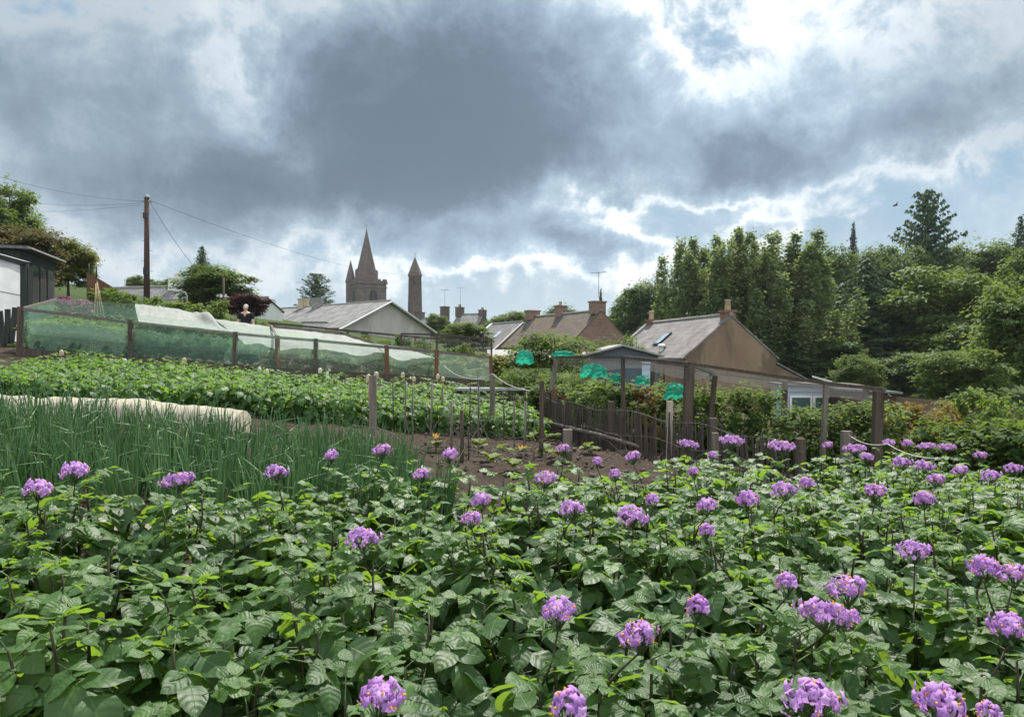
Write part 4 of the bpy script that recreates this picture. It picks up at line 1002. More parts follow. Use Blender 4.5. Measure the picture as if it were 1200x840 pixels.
m=MB(); m.quad((.14,0,0),(.14,.2,0),(.14,.2,H),(.14,0,H)); link('side_wall',m,M['green_hut'],t)
# rough dark planks lower-left
m=MB()
for q,px in enumerate((2,9,15)): p=gx(px,18.8); m.box((p.x,p.y,p.z+.45),(.13,.04,.9+.12*q),Matrix.Rotation(R(6*(q-1)),3,'Y'))
p=gx(5,18.9); m.box((p.x,p.y+.06,p.z+.45),(.7,.04,.1)); tag(link('plank_panel',m,M['green_hut']),'short dark plank panel at the left edge beside the netted cage','fence panel')
# timber panel with two spikes and cane bundle
p=gx(103,30); z0=p.z; top=at(104,319,30).z-z0; t=thing('timber_panel','brown timber panel with two dark spikes beyond the netted cage','panel',(p.x,p.y,z0),.9)
m=MB(); m.poly([(0,0,0),(1.1,0,0),(1.1,0,top-.6),(0,0,top)]); m.poly([(0,.12,0),(1.1,.12,0),(1.1,.12,top-.6),(0,.12,top)]); m.quad((0,0,0),(0,.12,0),(0,.12,top),(0,0,top)); m.quad((0,0,top),(1.1,0,top-.6),(1.1,.12,top-.6),(0,.12,top)); m.quad((1.1,0,0),(1.1,.12,0),(1.1,.12,top-.6),(1.1,0,top-.6)); link('panel',m,M['wood_red'],t)
for x in (.06,.35): m=MB(); m.tube([(x,.06,top-.5),(x,.06,top+.35)],[.05,.02],5); link('spike',m,M['dark'],t)
m=MB()
for q in range(4): b=gx(110+q*6,23); m.tube([b,at(112+q*.8,330+random.uniform(-4,4),24)],.008,4)
tag(link('bean_cane_wigwam',m,M['bean']),'leaning bundle of bean canes above the left netted cage','canes')
# telegraph pole and cables
p=gx(172,45); tp=at(172,231,45); lx=tp.x-p.x
t=thing('telegraph_pole','tall brown wooden telegraph pole with cables','telegraph pole',(p.x,p.y,p.z)); hh=tp.z-p.z
m=MB(); m.tube([(0,0,-.2),(0,0,hh*.5),(0,0,hh)],[.19,.165,.14],10); link('pole',m,M['pole'],t)
m=MB(); m.lathe([(.18,hh-.05),(.18,hh+.05),(.02,hh+.14)],10); link('cap',m,M['metal'],t)
m=MB()
for q in range(9): z=hh-.8-q*.62; s=(-1)**q; m.tube([(s*.13,0,z),(s*.36,0,z+.02)],.018,4)
link('step_iron',m,M['metal'],t)
m=MB(); m.box((0,-.17,hh-1.15),(.26,.14,.34)); m.box((.02,-.19,2.1),(.24,.14,.42)); link('junction_box',m,M['cable'],t)
m=MB(); m.bar((-.32,0,hh-.25),(.32,0,hh-.25),.09); link('crossarm',m,M['metal'],t)
def cable(a,b,sag,lab,r=.022):
    a=Vector(a);b=Vector(b);m=MB(); m.tube([a.lerp(b,i/14)-Vector((0,0,sag*4*(i/14)*(1-i/14))) for i in range(15)],r,4,False); tag(link('overhead_cable',m,M['cable']),lab,'cable')
cable(tp-Vector((.3,0,.25)),at(-30,198,40),.35,'upper overhead cable running left from the telegraph pole',.008)
cable(tp-Vector((.3,0,.35)),at(-30,226,62),.5,'middle overhead cable running left from the telegraph pole',.008)
cable(tp-Vector((.3,0,.45)),at(-30,244,58),.35,'lower overhead cable running left from the telegraph pole',.008)
cable(tp+Vector((.3,0,-.25)),at(520,318,150),2.2,'long overhead cable running right toward the church',.012)
cable(tp+Vector((.2,0,-.3)),at(226,311,44),.15,'stay wire slanting down right from the telegraph pole',.014)
# small left village details: lamp post
p=gx(219,26); m=MB(); q=at(219,347,26); m.tube([p,q,q+Vector((-.05,0,.12)),q+Vector((-.22,0,.18))],.025,5); m.tube([q+Vector((-.22,0,.18)),q+Vector((-.5,0,.12))],.05,5); tag(link('garden_post',m,M['metal']),'thin metal post with a bent white head behind the netted cage','post')
p=gx(262,30); m=MB(); m.tube([p,at(262,325,30)],.045,5); tag(link('garden_post',m,M['wood_dark']),'thin dark post standing in front of the spreading green tree','post')
# ------------------------------------------------------------------ left netted cage
FR=[(24,362,17.2),(153,377.5,17.9),(276,391,18.5),(325,395.5,18.8),(370,399,19),(453,407,19.4),(512,412,19.7),(575,419,20)]
BK=[(66,351,20.2),(160,357.5,20.7),(240,371,21),(318,382,21.3),(400,390,21.6),(438,402.5,21.8),(487,409,22),(530,416,22.1)]
fr=[at(*a) for a in FR]; bk=[at(*a) for a in BK]
t=thing('net_cage','long low timber cage of posts and rails across the middle of the garden, left','cage',(fr[3].x,fr[3].y,G(fr[3].x,fr[3].y))); T0=Vector(t.location)
def postpart(t,top,w,mat,extra=.05,lean=(0,0),T0=None):
    b=Vector((top.x+lean[0],top.y+lean[1],G(top.x,top.y)-.1)); m=MB(); m.bar(b-T0,top+Vector((0,0,extra))-T0,w); return link('post',m,M[mat],t)
for i,q in enumerate(fr): postpart(t,q,.10 if i<7 else .08,['wood_dark','wood_dark','wood_dark','wood_red','wood_dark','wood_red','wood_red','wood_red'][i],.05,(random.uniform(-.04,.04),0),T0)
for i,q in enumerate(bk[3:]): postpart(t,q,.07,'wood_dark',.0,(0,0),T0)
for i in range(len(fr)-1): m=MB(); m.bar(fr[i]-T0,fr[i+1]-T0,.05,.07); link('rail',m,M['wood_grey_h'],t)
for i in range(3,len(bk)-1): m=MB(); m.bar(bk[i]-T0,bk[i+1]-T0,.05,.07); link('rail',m,M['wood_grey_h'],t)
for i in (0,3,5,6): m=MB(); m.bar(fr[i]-T0,bk[i]-T0,.05); link('cross_rail',m,M['wood_grey_h'],t)
m=MB()
for i in range(len(fr)-1):
    a=Vector((fr[i].x,fr[i].y-.06,G(fr[i].x,fr[i].y)+.03)); b=Vector((fr[i+1].x,fr[i+1].y-.06,G(fr[i+1].x,fr[i+1].y)+.03)); m.bar(a-T0,b-T0,.05,.30)
link('base_board',m,M['wood_dark'],t)
def lerpl(P,u):
    q=u*(len(P)-1); i=min(len(P)-2,int(q)); return P[i].lerp(P[i+1],q-i)
def pxu(P,px): # position on polyline at pixel column
    for i in range(len(P)-1):
        a=600+F*P[i].x/P[i].y; b=600+F*P[i+1].x/P[i+1].y
        if a<=px<=b: return P[i].lerp(P[i+1],(px-a)/(b-a))
    return P[-1] if px>0 else P[0]
def front_net(x0,x1,mat,nm,lab,z0=0.0,z1=1.0):
    def f(u,v):
        q=pxu(fr,x0+(x1-x0)*u); g=G(q.x,q.y); z=g+(q.z-g)*(z0+(z1-z0)*v); return (q.x,q.y+.075-.03*nz(u*14,v*4,x0)-.05*abs(math.sin(u*9))*(1-v),z)
    tag(sheet(nm,f,50,8,M[mat]),lab,'netting')
front_net(24,276,'net_green','crop_netting','green netting stretched along the left front of the timber cage')
front_net(276,330,'net_green','crop_netting','bunched green netting hanging beside the red brown post',0,1)
front_net(330,575,'net_white','crop_netting','thin pale netting along the right front of the timber cage',0,1)
def endnet(u,v):
    a=fr[0].lerp(bk[0],u); g=G(a.x,a.y); return (a.x-.03-.05*nz(u*6,v*5,3)-.12*(1-v)*math.sin(u*8)**2,a.y,g+(a.z-g)*v)
tag(sheet('crop_netting',endnet,16,10,M['net_end']),'folded green netting closing the left end of the timber cage','netting')
def topnet(u,v):
    a=pxu(fr,24+136*u); b=pxu(bk,66+100*u); p=a.lerp(b,v); return (p.x,p.y,p.z+.03-.10*math.sin(PI*v)*(.5+nz(u*5,v,8)))
tag(sheet('crop_netting',topnet,30,10,M['net_green']),'green netting roof over the left end of the timber cage','netting')
def topfl(u,v):
    a=pxu(fr,163+117*u); b=pxu(bk,158+85*u)+Vector((0,0,.0)); p=a.lerp(b,v); pk=.30*math.exp(-((u-.88)/.07)**2-((v-.6)/.3)**2)
    return (p.x,p.y,p.z+.03+.03*nz(u*6,v*3,2)+.025*nz(u*22,v*7,9)-.10*math.sin(PI*v)+.05*math.sin(PI*u)*v+pk)
tag(sheet('fleece_cover',topfl,60,14,M['fleece']),'white fleece draped over the cage with a tent like peak','fleece')
def topfl2(u,v):
    a=pxu(fr,285+230*u); b=pxu(bk,250+225*u); p=a.lerp(b,v); hang=.22*(1-v)**4*(1+.6*nz(u*8,0,4))
    return (p.x,p.y+.09,p.z-.02-hang-.08*math.sin(PI*v)+.03*nz(u*12,v*4,6)+.02*nz(u*40,v*9,3))
tag(sheet('fleece_cover',topfl2,70,14,M['fleece']),'white fleece lying along the right half of the timber cage','fleece')
# brassicas and other crops in the cage
def brassica(seed):
    rs=np.random.RandomState(seed); L=Leaves(); tm=leaflet_template(4,5,.30,.25,.06,seed,.46)
    for i in range(16):
        a=i*2.4; el=.45+.95*(i/16)+rs.uniform(-.2,.2); L.add(tm,(rotz(a)@rotx(el)*rs.uniform(.22,.32))[None],np.array([[0,0,.10+.10*i/16]]),[rs.rand()])
    return L.mesh('brassica_leaves')
BR=[brassica(i) for i in range(3)]
for b in BR: b.materials.append(M['brassica'])
for row in range(3):
    for i in range(13):
        u=(i+.5)/13; a=pxu(fr,150+150*u); b=pxu(bk,160+150*u); q=a.lerp(b,.2+.3*row); x,y=q.x+random.uniform(-.08,.08),q.y
        o=link('brassica_plant',BR[i%3],None,None,(x,y,G(x,y)),(0,0,random.random()*6)); o.scale=(1.3,1.3,1.7); tag(o,'blue green cabbage plant under the green netting and white fleece','cabbage','cabbages in the netted cage')
for i in range(18):
    u=(i+.5)/18; a=pxu(fr,30+120*u); b=pxu(bk,70+95*u); q=a.lerp(b,.25+.4*(i%2))
    o=plant('cane:%s'%'abc'[i%3],600+F*q.x/q.y,0,q.y,50,'rasp','pea_plant','leafy climbing crop inside the left end of the netted cage','crop plant','crops inside the netted cage')
    o.scale=(.9,.9,.55+.12*random.random())
for i in range(16):
    u=(i+.5)/16; a=pxu(fr,310+250*u); b=pxu(bk,318+212*u); q=a.lerp(b,.3+.3*(i%2))
    if i%3==1:
        o=link('onion_plant',ON[i%8],None,None,(q.x,q.y,G(q.x,q.y)),(0,0,i)); o.scale=(1.5,1.5,1.2); tag(o,'tall leek like plant inside the right half of the cage','onion','leeks in the netted cage')
    else:
        o=plant('cane:%s'%'abc'[i%3],600+F*q.x/q.y,0,q.y,50,['rasp','shrub','tree_yellow'][i%3],'crop_plant','mixed green crop plant inside the right half of the cage','crop plant','crops inside the netted cage')
        o.scale=(.8,.8,.36+.12*random.random())
# plants behind the cage
for px,top,D,w,mt in [(345,388,26,40,'rasp'),(325,392,25,36,'shrub'),(268,372,25.5,24,'shrub'),(312,377,26.5,30,'rasp'),(480,402,27,40,'shrub'),(520,405,26,40,'shrub'),(545,400,27,30,'tree_light'),(440,400,28,36,'tree_yellow')]:
    plant('shrub:%s'%random.choice('ab'),px,top,D,w,mt,'garden_shrub','low garden bush growing behind the long timber cage','shrub','bushes behind the cage')
# grey netting frame further back
t=thing('netting_screen','tall dark frame with grey netting in front of the pale green tree','frame',(0,27,0)); T=Vector((0,27,0)); pts=[at(470,391,27),at(512,392,27.4),at(548,395,27.8),at(576,397,28)]
for q in pts: m=MB(); m.bar(Vector((q.x,q.y,G(q.x,q.y)))-T,q-T,.07); link('post',m,M['wood_dark'],t)
for i in range(3): m=MB(); m.bar(pts[i]-T,pts[i+1]-T,.06); link('rail',m,M['wood_dark'],t)
def nf(u,v): q=lerpl(pts,u); g=G(q.x,q.y); return (q.x,q.y-.05+.03*nz(u*9,v*4),g+(q.z-g)*v)
tag(sheet('grey_netting',nf,24,8,M['net_grey']),'grey netting hung on the tall dark frame behind the cage','netting')
# small white cold frame / sheds by the bungalow
p=gx(355,40); t=thing('white_store','small white corrugated store in front of the bungalow roof','shed',(p.x,p.y,p.z),.1); top=at(355,378,40).z-p.z; m=MB()
for q in range(10): m.box((.05+q*.115,0,top/2),(.11,.05+.03*(q%2),top))
link('wall',m,M['white_plastic'],t); m=MB(); m.box((.58,.5,top+.03),(1.3,1.2,.05)); link('roof',m,M['felt'],t)
m=MB(); m.bar(at(310,378,30),at(560,402,34),.08); 
for px in (320,400,480): 
    u=(px-310)/250; q=at(310,378,30).lerp(at(560,402,34),u); m.bar((q.x,q.y,G(q.x,q.y)),q,.08)
tag(link('hand_rail',m,M['wood_dark']),'long dark timber rail sloping down behind the white fleece','rail')

# ------------------------------------------------------------------ stakes, canes with caps, brushwood
def stake(px,top,bot,D,w,mat,lab,lean=0,grp=None,nm='garden_stake'):
    a=at(px+lean,top,D); g=G(a.x,a.y); m=MB(); b=Vector(((px-600)/F*D,D,g-.1)); m.bar(b,a,w) if w>.045 else m.tube([b,b.lerp(a,.5)+Vector((random.uniform(-.012,.012),0,0)),a],w/2,6)
    return tag(link(nm,m,M[mat]),lab,'stake',grp)
stake(437,440,500,10.2,.085,'wood_grey','pale weathered stake rising out of the onion bed')
stake(665,503,520,9.0,.11,'wood_grey','short square grey post in the bare soil')
stake(783,470,525,9.6,.075,'wood_pale','pale round post leaning on the paling fence',2)
stake(577,438,500,12.5,.085,'wood_grey','grey post in the back bed carrying the rope',0)
stake(634,446,535,9.4,.055,'wood_dark','thin dark post in front of the fence bend, tied with rope',1)
stake(992,505,545,7.4,.085,'wood_grey','short grey post among the right hand potato flowers, tied with rope')
stake(838,507,530,8.4,.07,'wood_grey','short grey post in front of the fence, right of centre')
stake(541,480,545,8.2,.045,'wood_dark','dark thin stake in front of the bare soil')
i=0
for px,top,D in [(460,444,11),(474,446,10.8),(505,450,11.4),(552,448,11),(560,450,11.2),(518,455,12),(590,462,11.4),(603,470,10.8),(614,470,10.6),(660,468,11.4),(484,455,10.4),(529,470,9.6),(549,500,8.6)]:
    stake(px,top,0,D,.020+.008*(i%3),['wood_dark','wood_grey','wood_grey'][i%3],'thin upright cane standing round the bare soil and back bed',random.uniform(-2,2),'thin canes round the bare soil'); i+=1
i=0
for px,py,D,mt in [(216,421,16.4,'cream_plastic'),(304,432,16.8,'white_plastic'),(313,434,16.8,'white_plastic'),(375,433,17.2,'white_plastic'),(383,437,17,'white_plastic'),(432,441,12.2,'cream_plastic'),(441,438,12.5,'cream_plastic'),(472,438,17.6,'cream_plastic'),(485,443,17.4,'cream_plastic'),(513,440,17.8,'cream_plastic'),(519,443,17.6,'cream_plastic'),(146,422,16,'white_plastic'),(72,412,16,'cream_plastic')]:
    a=at(px,py,D); g=G(a.x,a.y); t=thing('capped_cane','cane topped with an upturned pale plastic pot beside the cage','cane',(a.x,a.y,g),0,'canes topped with plastic pots')
    m=MB(); m.tube([(0,0,-.05),(0,0,a.z-g)],.012,5); link('cane',m,M['bean'],t)
    m=MB(); m.lathe([(.045,-.08),(.045,-.02),(.036,.02),(.015,.035),(0,.04)],10,(0,0,a.z-g)); link('pot',m,M[mt],t)
def brush(cx,cy,n,seed,lab,h=.6):
    rs=random.Random(seed); m=MB()
    for i in range(n):
        x,y=cx+rs.uniform(-.9,.9),cy+rs.uniform(-.35,.35); p=Vector((x,y,G(x,y))); d=Vector((rs.uniform(-1,1),rs.uniform(-.5,.3),rs.uniform(.1,1.1))).normalized(); P=[p]; r=rs.uniform(.004,.011); st=rs.uniform(.05,h/6)
        for k in range(7): d=(d+Vector((rs.uniform(-.35,.35),rs.uniform(-.3,.3),rs.uniform(-.4,.2)))).normalized(); q=P[-1]+d*st; q.z=max(q.z,G(q.x,q.y)+.01); P.append(q)
        m.tube(P,[r*(1-.11*k) for k in range(8)],4,False)
    tag(link('brushwood',m,M['wood_grey']),lab,'brushwood')
brush(-.45,9.0,46,1,'tangle of dead grey twigs on the bare soil',.8); brush(-.75,12.0,34,2,'pea sticks stuck at the front of the back bed',.9); brush(1.3,9.3,14,9,'few grey twigs lying on the soil below the paling fence',.6)
rs=random.Random(5); m=MB()
for i in range(420):
    y=rs.uniform(5.2,13.5); x=rs.uniform(-1.4,1.0+.25*(13-y)); r=rs.uniform(.008,.032); i0=len(m.v); m.ball((x,y,G(x,y)+.03),r,5,(rs.uniform(.8,1.5),rs.uniform(.7,1.3),.75))
    for k in range(i0,len(m.v)): v=m.v[k]; m.v[k]=tuple(c+rs.uniform(-.2,.2)*r for c in v)
st=link('soil_clods',m,M['clod']); st['kind']='stuff'; st['label']='clods and small stones scattered over the bare soil'
# young squash plants on bare soil
def squash(seed):
    rs=np.random.RandomState(seed); L=Leaves(); tm=leaflet_template(4,4,.2,.2,.06,seed,.46)
    for i in range(7): a=i*2.4+rs.rand(); L.add(tm,(rotz(a)@rotx(rs.uniform(.1,.7))*rs.uniform(.10,.17))[None],np.array([[math.cos(a)*.02,math.sin(a)*.02,.05+.06*rs.rand()]]),[rs.rand()])
    return L.mesh('squash_leaves')
SQ=[squash(i) for i in range(3)]
for s in SQ: s.materials.append(M['yleaf'])
sq=[(610,500),(622,513),(588,527),(561,522),(598,545),(640,529),(648,514),(702,513),(690,525),(705,517),(573,538),(735,520),(655,535)]
for i,(px,py) in enumerate(sq):
    u=(px-600)/F; v=(420-py)/F; D=solve_D(px,py,.08) if False else None
    lo,hi=5.5,15.
    for _ in range(40):
        mid=(lo+hi)/2
        if EYE+v*mid-(G(u*mid,mid)+.08)>0: lo=mid
        else: hi=mid
    D=lo; x=u*D
    o=link('squash_plant',SQ[i%3],None,None,(x,D,G(x,D)),(0,0,i)); o.scale=(1.15,)*3; tag(o,'young yellow green squash plant on the bare soil','squash plant','young squash plants on the bare soil')
for px,py,lab in [(511,514,'orange squash flower open on the bare soil, left one'),(612,540,'orange squash flower half hidden by potato leaves, right one')]:
    D=9.2; a=at(px,py,D); t=thing('squash_plant',lab,'squash plant',(a.x,a.y,G(a.x,a.y))); L=Leaves(); tm=leaflet_template(2,4,-.25,.2,.02,3,.22)
    for k in range(6): L.add(tm,(rotz(k*1.05)@rotx(.7)*.085)[None],np.zeros((1,3)),[random.random()])
    f=link('flower',L.mesh('squash_flower'),M['orange_petal'],t,(0,0,max(.1,a.z-G(a.x,a.y)))); m=MB(); m.tube([(0,0,-.02),(0,0,max(.1,a.z-G(a.x,a.y)))],.008,5); link('stem',m,M['stem'],t); link('leaves',SQ[0],None,t)
# ------------------------------------------------------------------ paling fence
FP=[(586,457,15.6),(640,462,13.4),(660,466,12.3),(700,472,11.2),(760,481,9.9),(820,492,9.0),(880,503,8.3),(940,520,7.6)]
fp=[at(*a) for a in FP]; t=thing('paling_fence','grey split paling fence with sagging wires, running from the bend down to the right','fence',(fp[3].x,fp[3].y,G(fp[3].x,fp[3].y))); T0=Vector(t.location)
m=MB(); u=0; tot=sum((fp[i+1]-fp[i]).length for i in range(len(fp)-1)); acc=0
for i in range(len(fp)-1):
    a,b=fp[i],fp[i+1]; n=int((b-a).length/.046); dv=(b-a).normalized(); side=Vector((dv.x,dv.y,0)).normalized()
    for k in range(n):
        q=a.lerp(b,(k+.5)/n); g=G(q.x,q.y); wv=.5+.5*nz(q.x*2.1,q.y*2.1); 
        if random.random()<.10: continue
        tp=q+Vector((0,0,-.05+.10*nz(q.x*9,q.y*9,4)+random.uniform(-.11,.06)))+side*random.uniform(-.05,.05); bt=Vector((q.x,q.y,g-.03))+side*random.uniform(-.02,.02)
        m.bar(bt-T0,tp-T0,random.uniform(.014,.030),.012)
link('palings',m,M['paling'],t)
for q in (fp[1],fp[3].lerp(fp[4],.3),fp[5].lerp(fp[6],.3),fp[7]):
    m=MB(); m.bar(Vector((q.x,q.y+.05,G(q.x,q.y)-.1))-T0,q+Vector((0,.05,.05))-T0,.085); link('post',m,M['wood_dark'],t)
for hgt in (.92,.45):
    m=MB(); P=[]
    for k in range(41): q=lerpl(fp,k/40); g=G(q.x,q.y); P.append(Vector((q.x,q.y-.06-.02*nz(k*.6,hgt),g+(q.z-g)*hgt+.03*math.sin(k*.8+hgt*4)-.02))-T0)
    m.tube(P,.0032,4,False); link('wire',m,M['wire'],t)
# fence door panel at the bend and solid paling screen left of it
q=fp[1]; m=MB(); m.box((q.x+.14,q.y-.25,G(q.x,q.y)+.40),(.12,.09,.9)); m.box((q.x+.30,q.y-.15,G(q.x,q.y)+.35),(.10,.09,.75)); tag(link('gate_post',m,M['wood_red']),'reddish brown pair of posts at the bend of the paling fence','post')
m=MB(); P=[at(640,492,13.0),at(672,500,11.9),at(700,506,11.1),at(745,519,10)]
m.tube([q-Vector((0,.18,.02)) for q in P],[.03,.034,.03,.024],6)
tag(link('fallen_pole',m,M['wood_grey_h']),'long grey pole lying along the foot of the paling fence','pole')
# pallet / slatted bench by the rope post
p=at(545,446,15.5); g=G(p.x,p.y); t=thing('slatted_pallet','stacked blue grey slatted pallets left of the fence bend','pallet',(at(566,450,15.5).x,15.5,G(-.5,15.5)))
for k in range(3): m=MB(); m.box((.2,0,.22+k*.16),(1.5,.5,.05)); link('slat',m,M['metal'],t)
m=MB(); 
for x in (-.5,.9): m.box((x,.1,.28),(.09,.4,.52))
link('bearer',m,M['wood_dark'],t)
def rope(P,lab,r=.0055):
    m=MB(); pts=[]
    for i in range(len(P)-1):
        for k in range(6): s=k/6; pts.append(P[i].lerp(P[i+1],s)-Vector((0,0,.05*4*s*(1-s))))
    pts.append(P[-1]); m.tube(pts,r,5,False); tag(link('rope',m,M['rope']),lab,'rope')
rope([at(520,428,14),at(548,443,13),at(577,438,12.4)],'pale rope from the cage end to the grey rope post')
rope([at(577,438,12.4),at(617,457,10.8),at(634,447,9.4)],'pale rope sagging in a V between two posts before the fence')
rope([at(617,457,10.8),at(617,466,10.8)],'short knotted rope end hanging from the V of rope')
rope([at(992,508,7.4),at(1040,520,6.8),at(1110,536,5.8)],'pale rope running right from the short post over the potatoes',.004)
# ------------------------------------------------------------------ fruit cage right
t=thing('fruit_cage','tall weathered timber fruit cage with grey netting, right of centre','cage',(2.6,10.5,G(2.6,10.5))); T0=Vector(t.location)
fr2=[at(652,418.5,13.6),at(730,418.5,11.6),at(808,426,10.2),at(968,449,9.6),at(1036,456.5,9.3)]
bk2=[at(690,424,15.2),at(765,427,14),at(835,437,12.8),at(920,448,12.4),at(1015,455,12.2)]
for q,w,mt,ln in ((fr2[0],.085,'wood_grey',-.25),(fr2[1],.06,'wood_dark',0),(fr2[2],.12,'wood_dark',-.05),(fr2[3],.055,'wood_grey',-.06),(fr2[4]-Vector((.07,0,0)),.10,'wood_dark',-.04)):
    m=MB(); m.bar(Vector((q.x+ln,q.y,G(q.x,q.y)-.1))-T0,q+Vector((0,0,-.02))-T0,w); link('post',m,M[mt],t)
for q in bk2: m=MB(); m.bar(Vector((q.x-.04,q.y,G(q.x,q.y)-.1))-T0,q-T0,.075); link('post',m,M['wood_dark'],t)
for i in range(4):
    m=MB(); m.bar(fr2[i]-T0,fr2[i+1]-T0,.045,.045); link('rail',m,M['wood_dark'],t); m=MB(); m.bar(bk2[i]-T0,bk2[i+1]-T0,.025); link('rail',m,M['wood_dark'],t)
for i in (2,4): m=MB(); m.bar(fr2[i]-T0,bk2[i]-T0,.05); link('cross_rail',m,M['wood_grey_h'],t)
q=at(838,440,10.4); m=MB(); m.bar(at(832,498,10.4)-T0,q-T0,.06); link('brace',m,M['wood_dark'],t)
def cn(u,v): p=lerpl(fr2,u).lerp(lerpl(bk2,u),v); return (p.x,p.y,p.z+.02-.18*math.sin(PI*v)*(1+.5*nz(u*6,v*2)))
tag(sheet('grey_netting',cn,40,8,M['net_grey']),'grey bird netting sagging over the top of the fruit cage','netting')
# jade netting pieces
def jade(px0,py0,px1,py1,D,lab,depth=.35,seed=0):
    a=at(px0,py0,D); b=at(px1,py1,D); W=b.x-a.x; H=a.z-b.z
    def f(u,v): 
        bul=math.sin(PI*min(1,u*1.0))**.5*math.sin(PI*(.15+.7*v)); x=a.x+W*.5+W*(u-.5)*(1.05-.28*v**2.2)+.03*nz(u*3,v*3,seed); return (x,D-depth*.6*bul+.07*nz(u*9,v*5,seed+1)+.03*nz(u*25,v*8,seed),b.z+H*v*(1-.35*abs(u-.4)**1.5)+.025*nz(u*6,v*5,seed+2)*v+.05*(1-v)*abs(math.sin(u*7+seed)))
    tag(sheet('jade_netting',f,20,14,M['jade']),lab,'netting')
jade(605,410,625,428,19,'bundle of jade green netting beside the open fronted store',.3,1)
jade(648,411,674,419,17,'strip of jade green netting showing through the apple tree leaves',.2,2)
jade(680,426,712,445,12.3,'jade netting stretched above the raspberries, leftmost inside the cage',.15,3)
jade(714,437,729,450,12,'small jade netting hood behind the thin cage post',.3,4)
jade(744,439,761,453,11.7,'jade netting hood right of the thin cage post',.35,5)
jade(779,448,803,469,11.3,'large jade netting hood left of the thick cage post',.45,6)
# ------------------------------------------------------------------ person
def skin_obj(name,J,E,mat,parent,root=0,sub=2):
    me=bpy.data.meshes.new(name); me.from_pydata([j[:3] for j in J],E,[]); o=bpy.data.objects.new(name,me); COL.objects.link(o)
    md=o.modifiers.new('skin','SKIN'); md.use_smooth_shade=True
    for k,v in enumerate(me.skin_vertices[0].data): v.radius=(J[k][3],J[k][4] if len(J[k])>4 else J[k][3]); v.use_root=(k==root)
    s=o.modifiers.new('sub','SUBSURF'); s.levels=s.render_levels=sub
    dg=bpy.context.evaluated_depsgraph_get(); nm=bpy.data.meshes.new_from_object(o.evaluated_get(dg)); bpy.data.objects.remove(o); nm.name=name; nm.materials.clear()
    return link(name,nm,mat,parent)
p=gx(288,24); hd=at(288,357.5,24).z; t=thing('person','person with white hair in a black v neck top standing behind the white fleece','person',(p.x,p.y,hd-1.68),.15)
J=[(0,0,.93,.15,.11),(0,0,1.10,.14,.10),(0,0,1.28,.16,.11),(0,-.01,1.40,.11,.09),(0,-.02,1.47,.052),(0,-.03,1.53,.06),(0,-.035,1.58,.078,.088),(0,-.03,1.635,.062,.07),
 (.17,0,1.38,.058),(.24,-.02,1.14,.043),(.26,-.12,.93,.033),(.265,-.16,.85,.036),(-.17,0,1.38,.058),(-.24,-.02,1.14,.043),(-.25,-.14,.95,.033),(-.25,-.18,.87,.036),
 (.09,0,.86,.085),(.10,-.01,.48,.058),(.10,.02,.09,.04),(.11,-.12,.04,.035),(-.09,0,.86,.085),(-.10,-.01,.48,.058),(-.10,.02,.09,.04),(-.11,-.12,.04,.035)]
E=[(0,1),(1,2),(2,3),(3,4),(4,5),(5,6),(6,7),(3,8),(8,9),(9,10),(10,11),(3,12),(12,13),(13,14),(14,15),(0,16),(16,17),(17,18),(18,19),(0,20),(20,21),(21,22),(22,23)]
skin_obj('body',J,E,M['skin'],t)
S=[(0,0,.92,.175,.135),(0,0,1.10,.16,.125),(0,0,1.27,.18,.135),(0,.01,1.385,.12,.105),(.17,.0,1.385,.078),(.225,-.01,1.20,.066),(-.17,.0,1.385,.078),(-.225,-.01,1.20,.066)]
skin_obj('top',S,[(0,1),(1,2),(2,3),(3,4),(4,5),(3,6),(6,7)],M['fabric_black'],t)
S=[(0,0,.90,.165,.125),(.095,0,.80,.105),(.10,-.01,.48,.078),(.10,.02,.12,.062),(-.095,0,.80,.105),(-.10,-.01,.48,.078),(-.10,.02,.12,.062)]
skin_obj('trousers',S,[(0,1),(1,2),(2,3),(0,4),(4,5),(5,6)],M['trouser'],t)
m=MB(); m.ball((0,.022,1.632),.083,12,(1,1.0,.95)); hair=link('hair',m,M['hair'],t)
m=MB()
for v in ((0,-.125,1.56),): m.ball(v,.014,8,(1,1.2,1.4))
link('nose',m,M['skin'],t)
m=MB()
for s in (-1,1): m.ball((s*.03,-.113,1.585),.008,6)
link('eyes',m,M['dark'],t)
m=MB(); m.ball((0,-.112,1.525),.016,6,(1.3,.4,.3)); link('mouth',m,M['wood_red'],t)
m=MB(); m.poly([(-.045,-.118,1.40),(.045,-.118,1.40),(.0,-.150,1.29)]); m.poly([(-.045,-.112,1.40),(0,-.144,1.29),(.045,-.112,1.40)]); link('neckline',m,M['skin'],t)
for s in (-1,1):
    m=MB(); b=Vector((s*.255,-.17,.86))
    for k in range(4): m.tube([b+Vector((s*(k-1.5)*.014,-.02,-.03)),b+Vector((s*(k-1.5)*.017,-.045,-.06)),b+Vector((s*(k-1.5)*.016,-.04,-.09-.008*(k in(1,2))))],[.0095,.009,.007],6)
    m.tube([b+Vector((-s*.03,-.01,0)),b+Vector((-s*.05,-.03,-.02)),b+Vector((-s*.05,-.05,-.045))],[.011,.010,.008],6); link('fingers',m,M['skin'],t)
# bird
b=at(1049,241,60); m=MB(); m.tube([b+Vector((-.22,0,-.06)),b+Vector((-.1,0,-.02)),b+Vector((.05,0,.03)),b+Vector((.18,0,.08)),b+Vector((.24,0,.09))],[.01,.06,.085,.05,.012],7)
for s in (-1,1): m.poly([b+Vector((.08,0,.05)),b+Vector((-.06,0,.0)),b+Vector((.0,s*.30,.18)),b+Vector((.08,s*.38,.20))])
tag(link('flying_bird',m,M['bird']),'small bird flying above the wood left of the tall fir','bird')

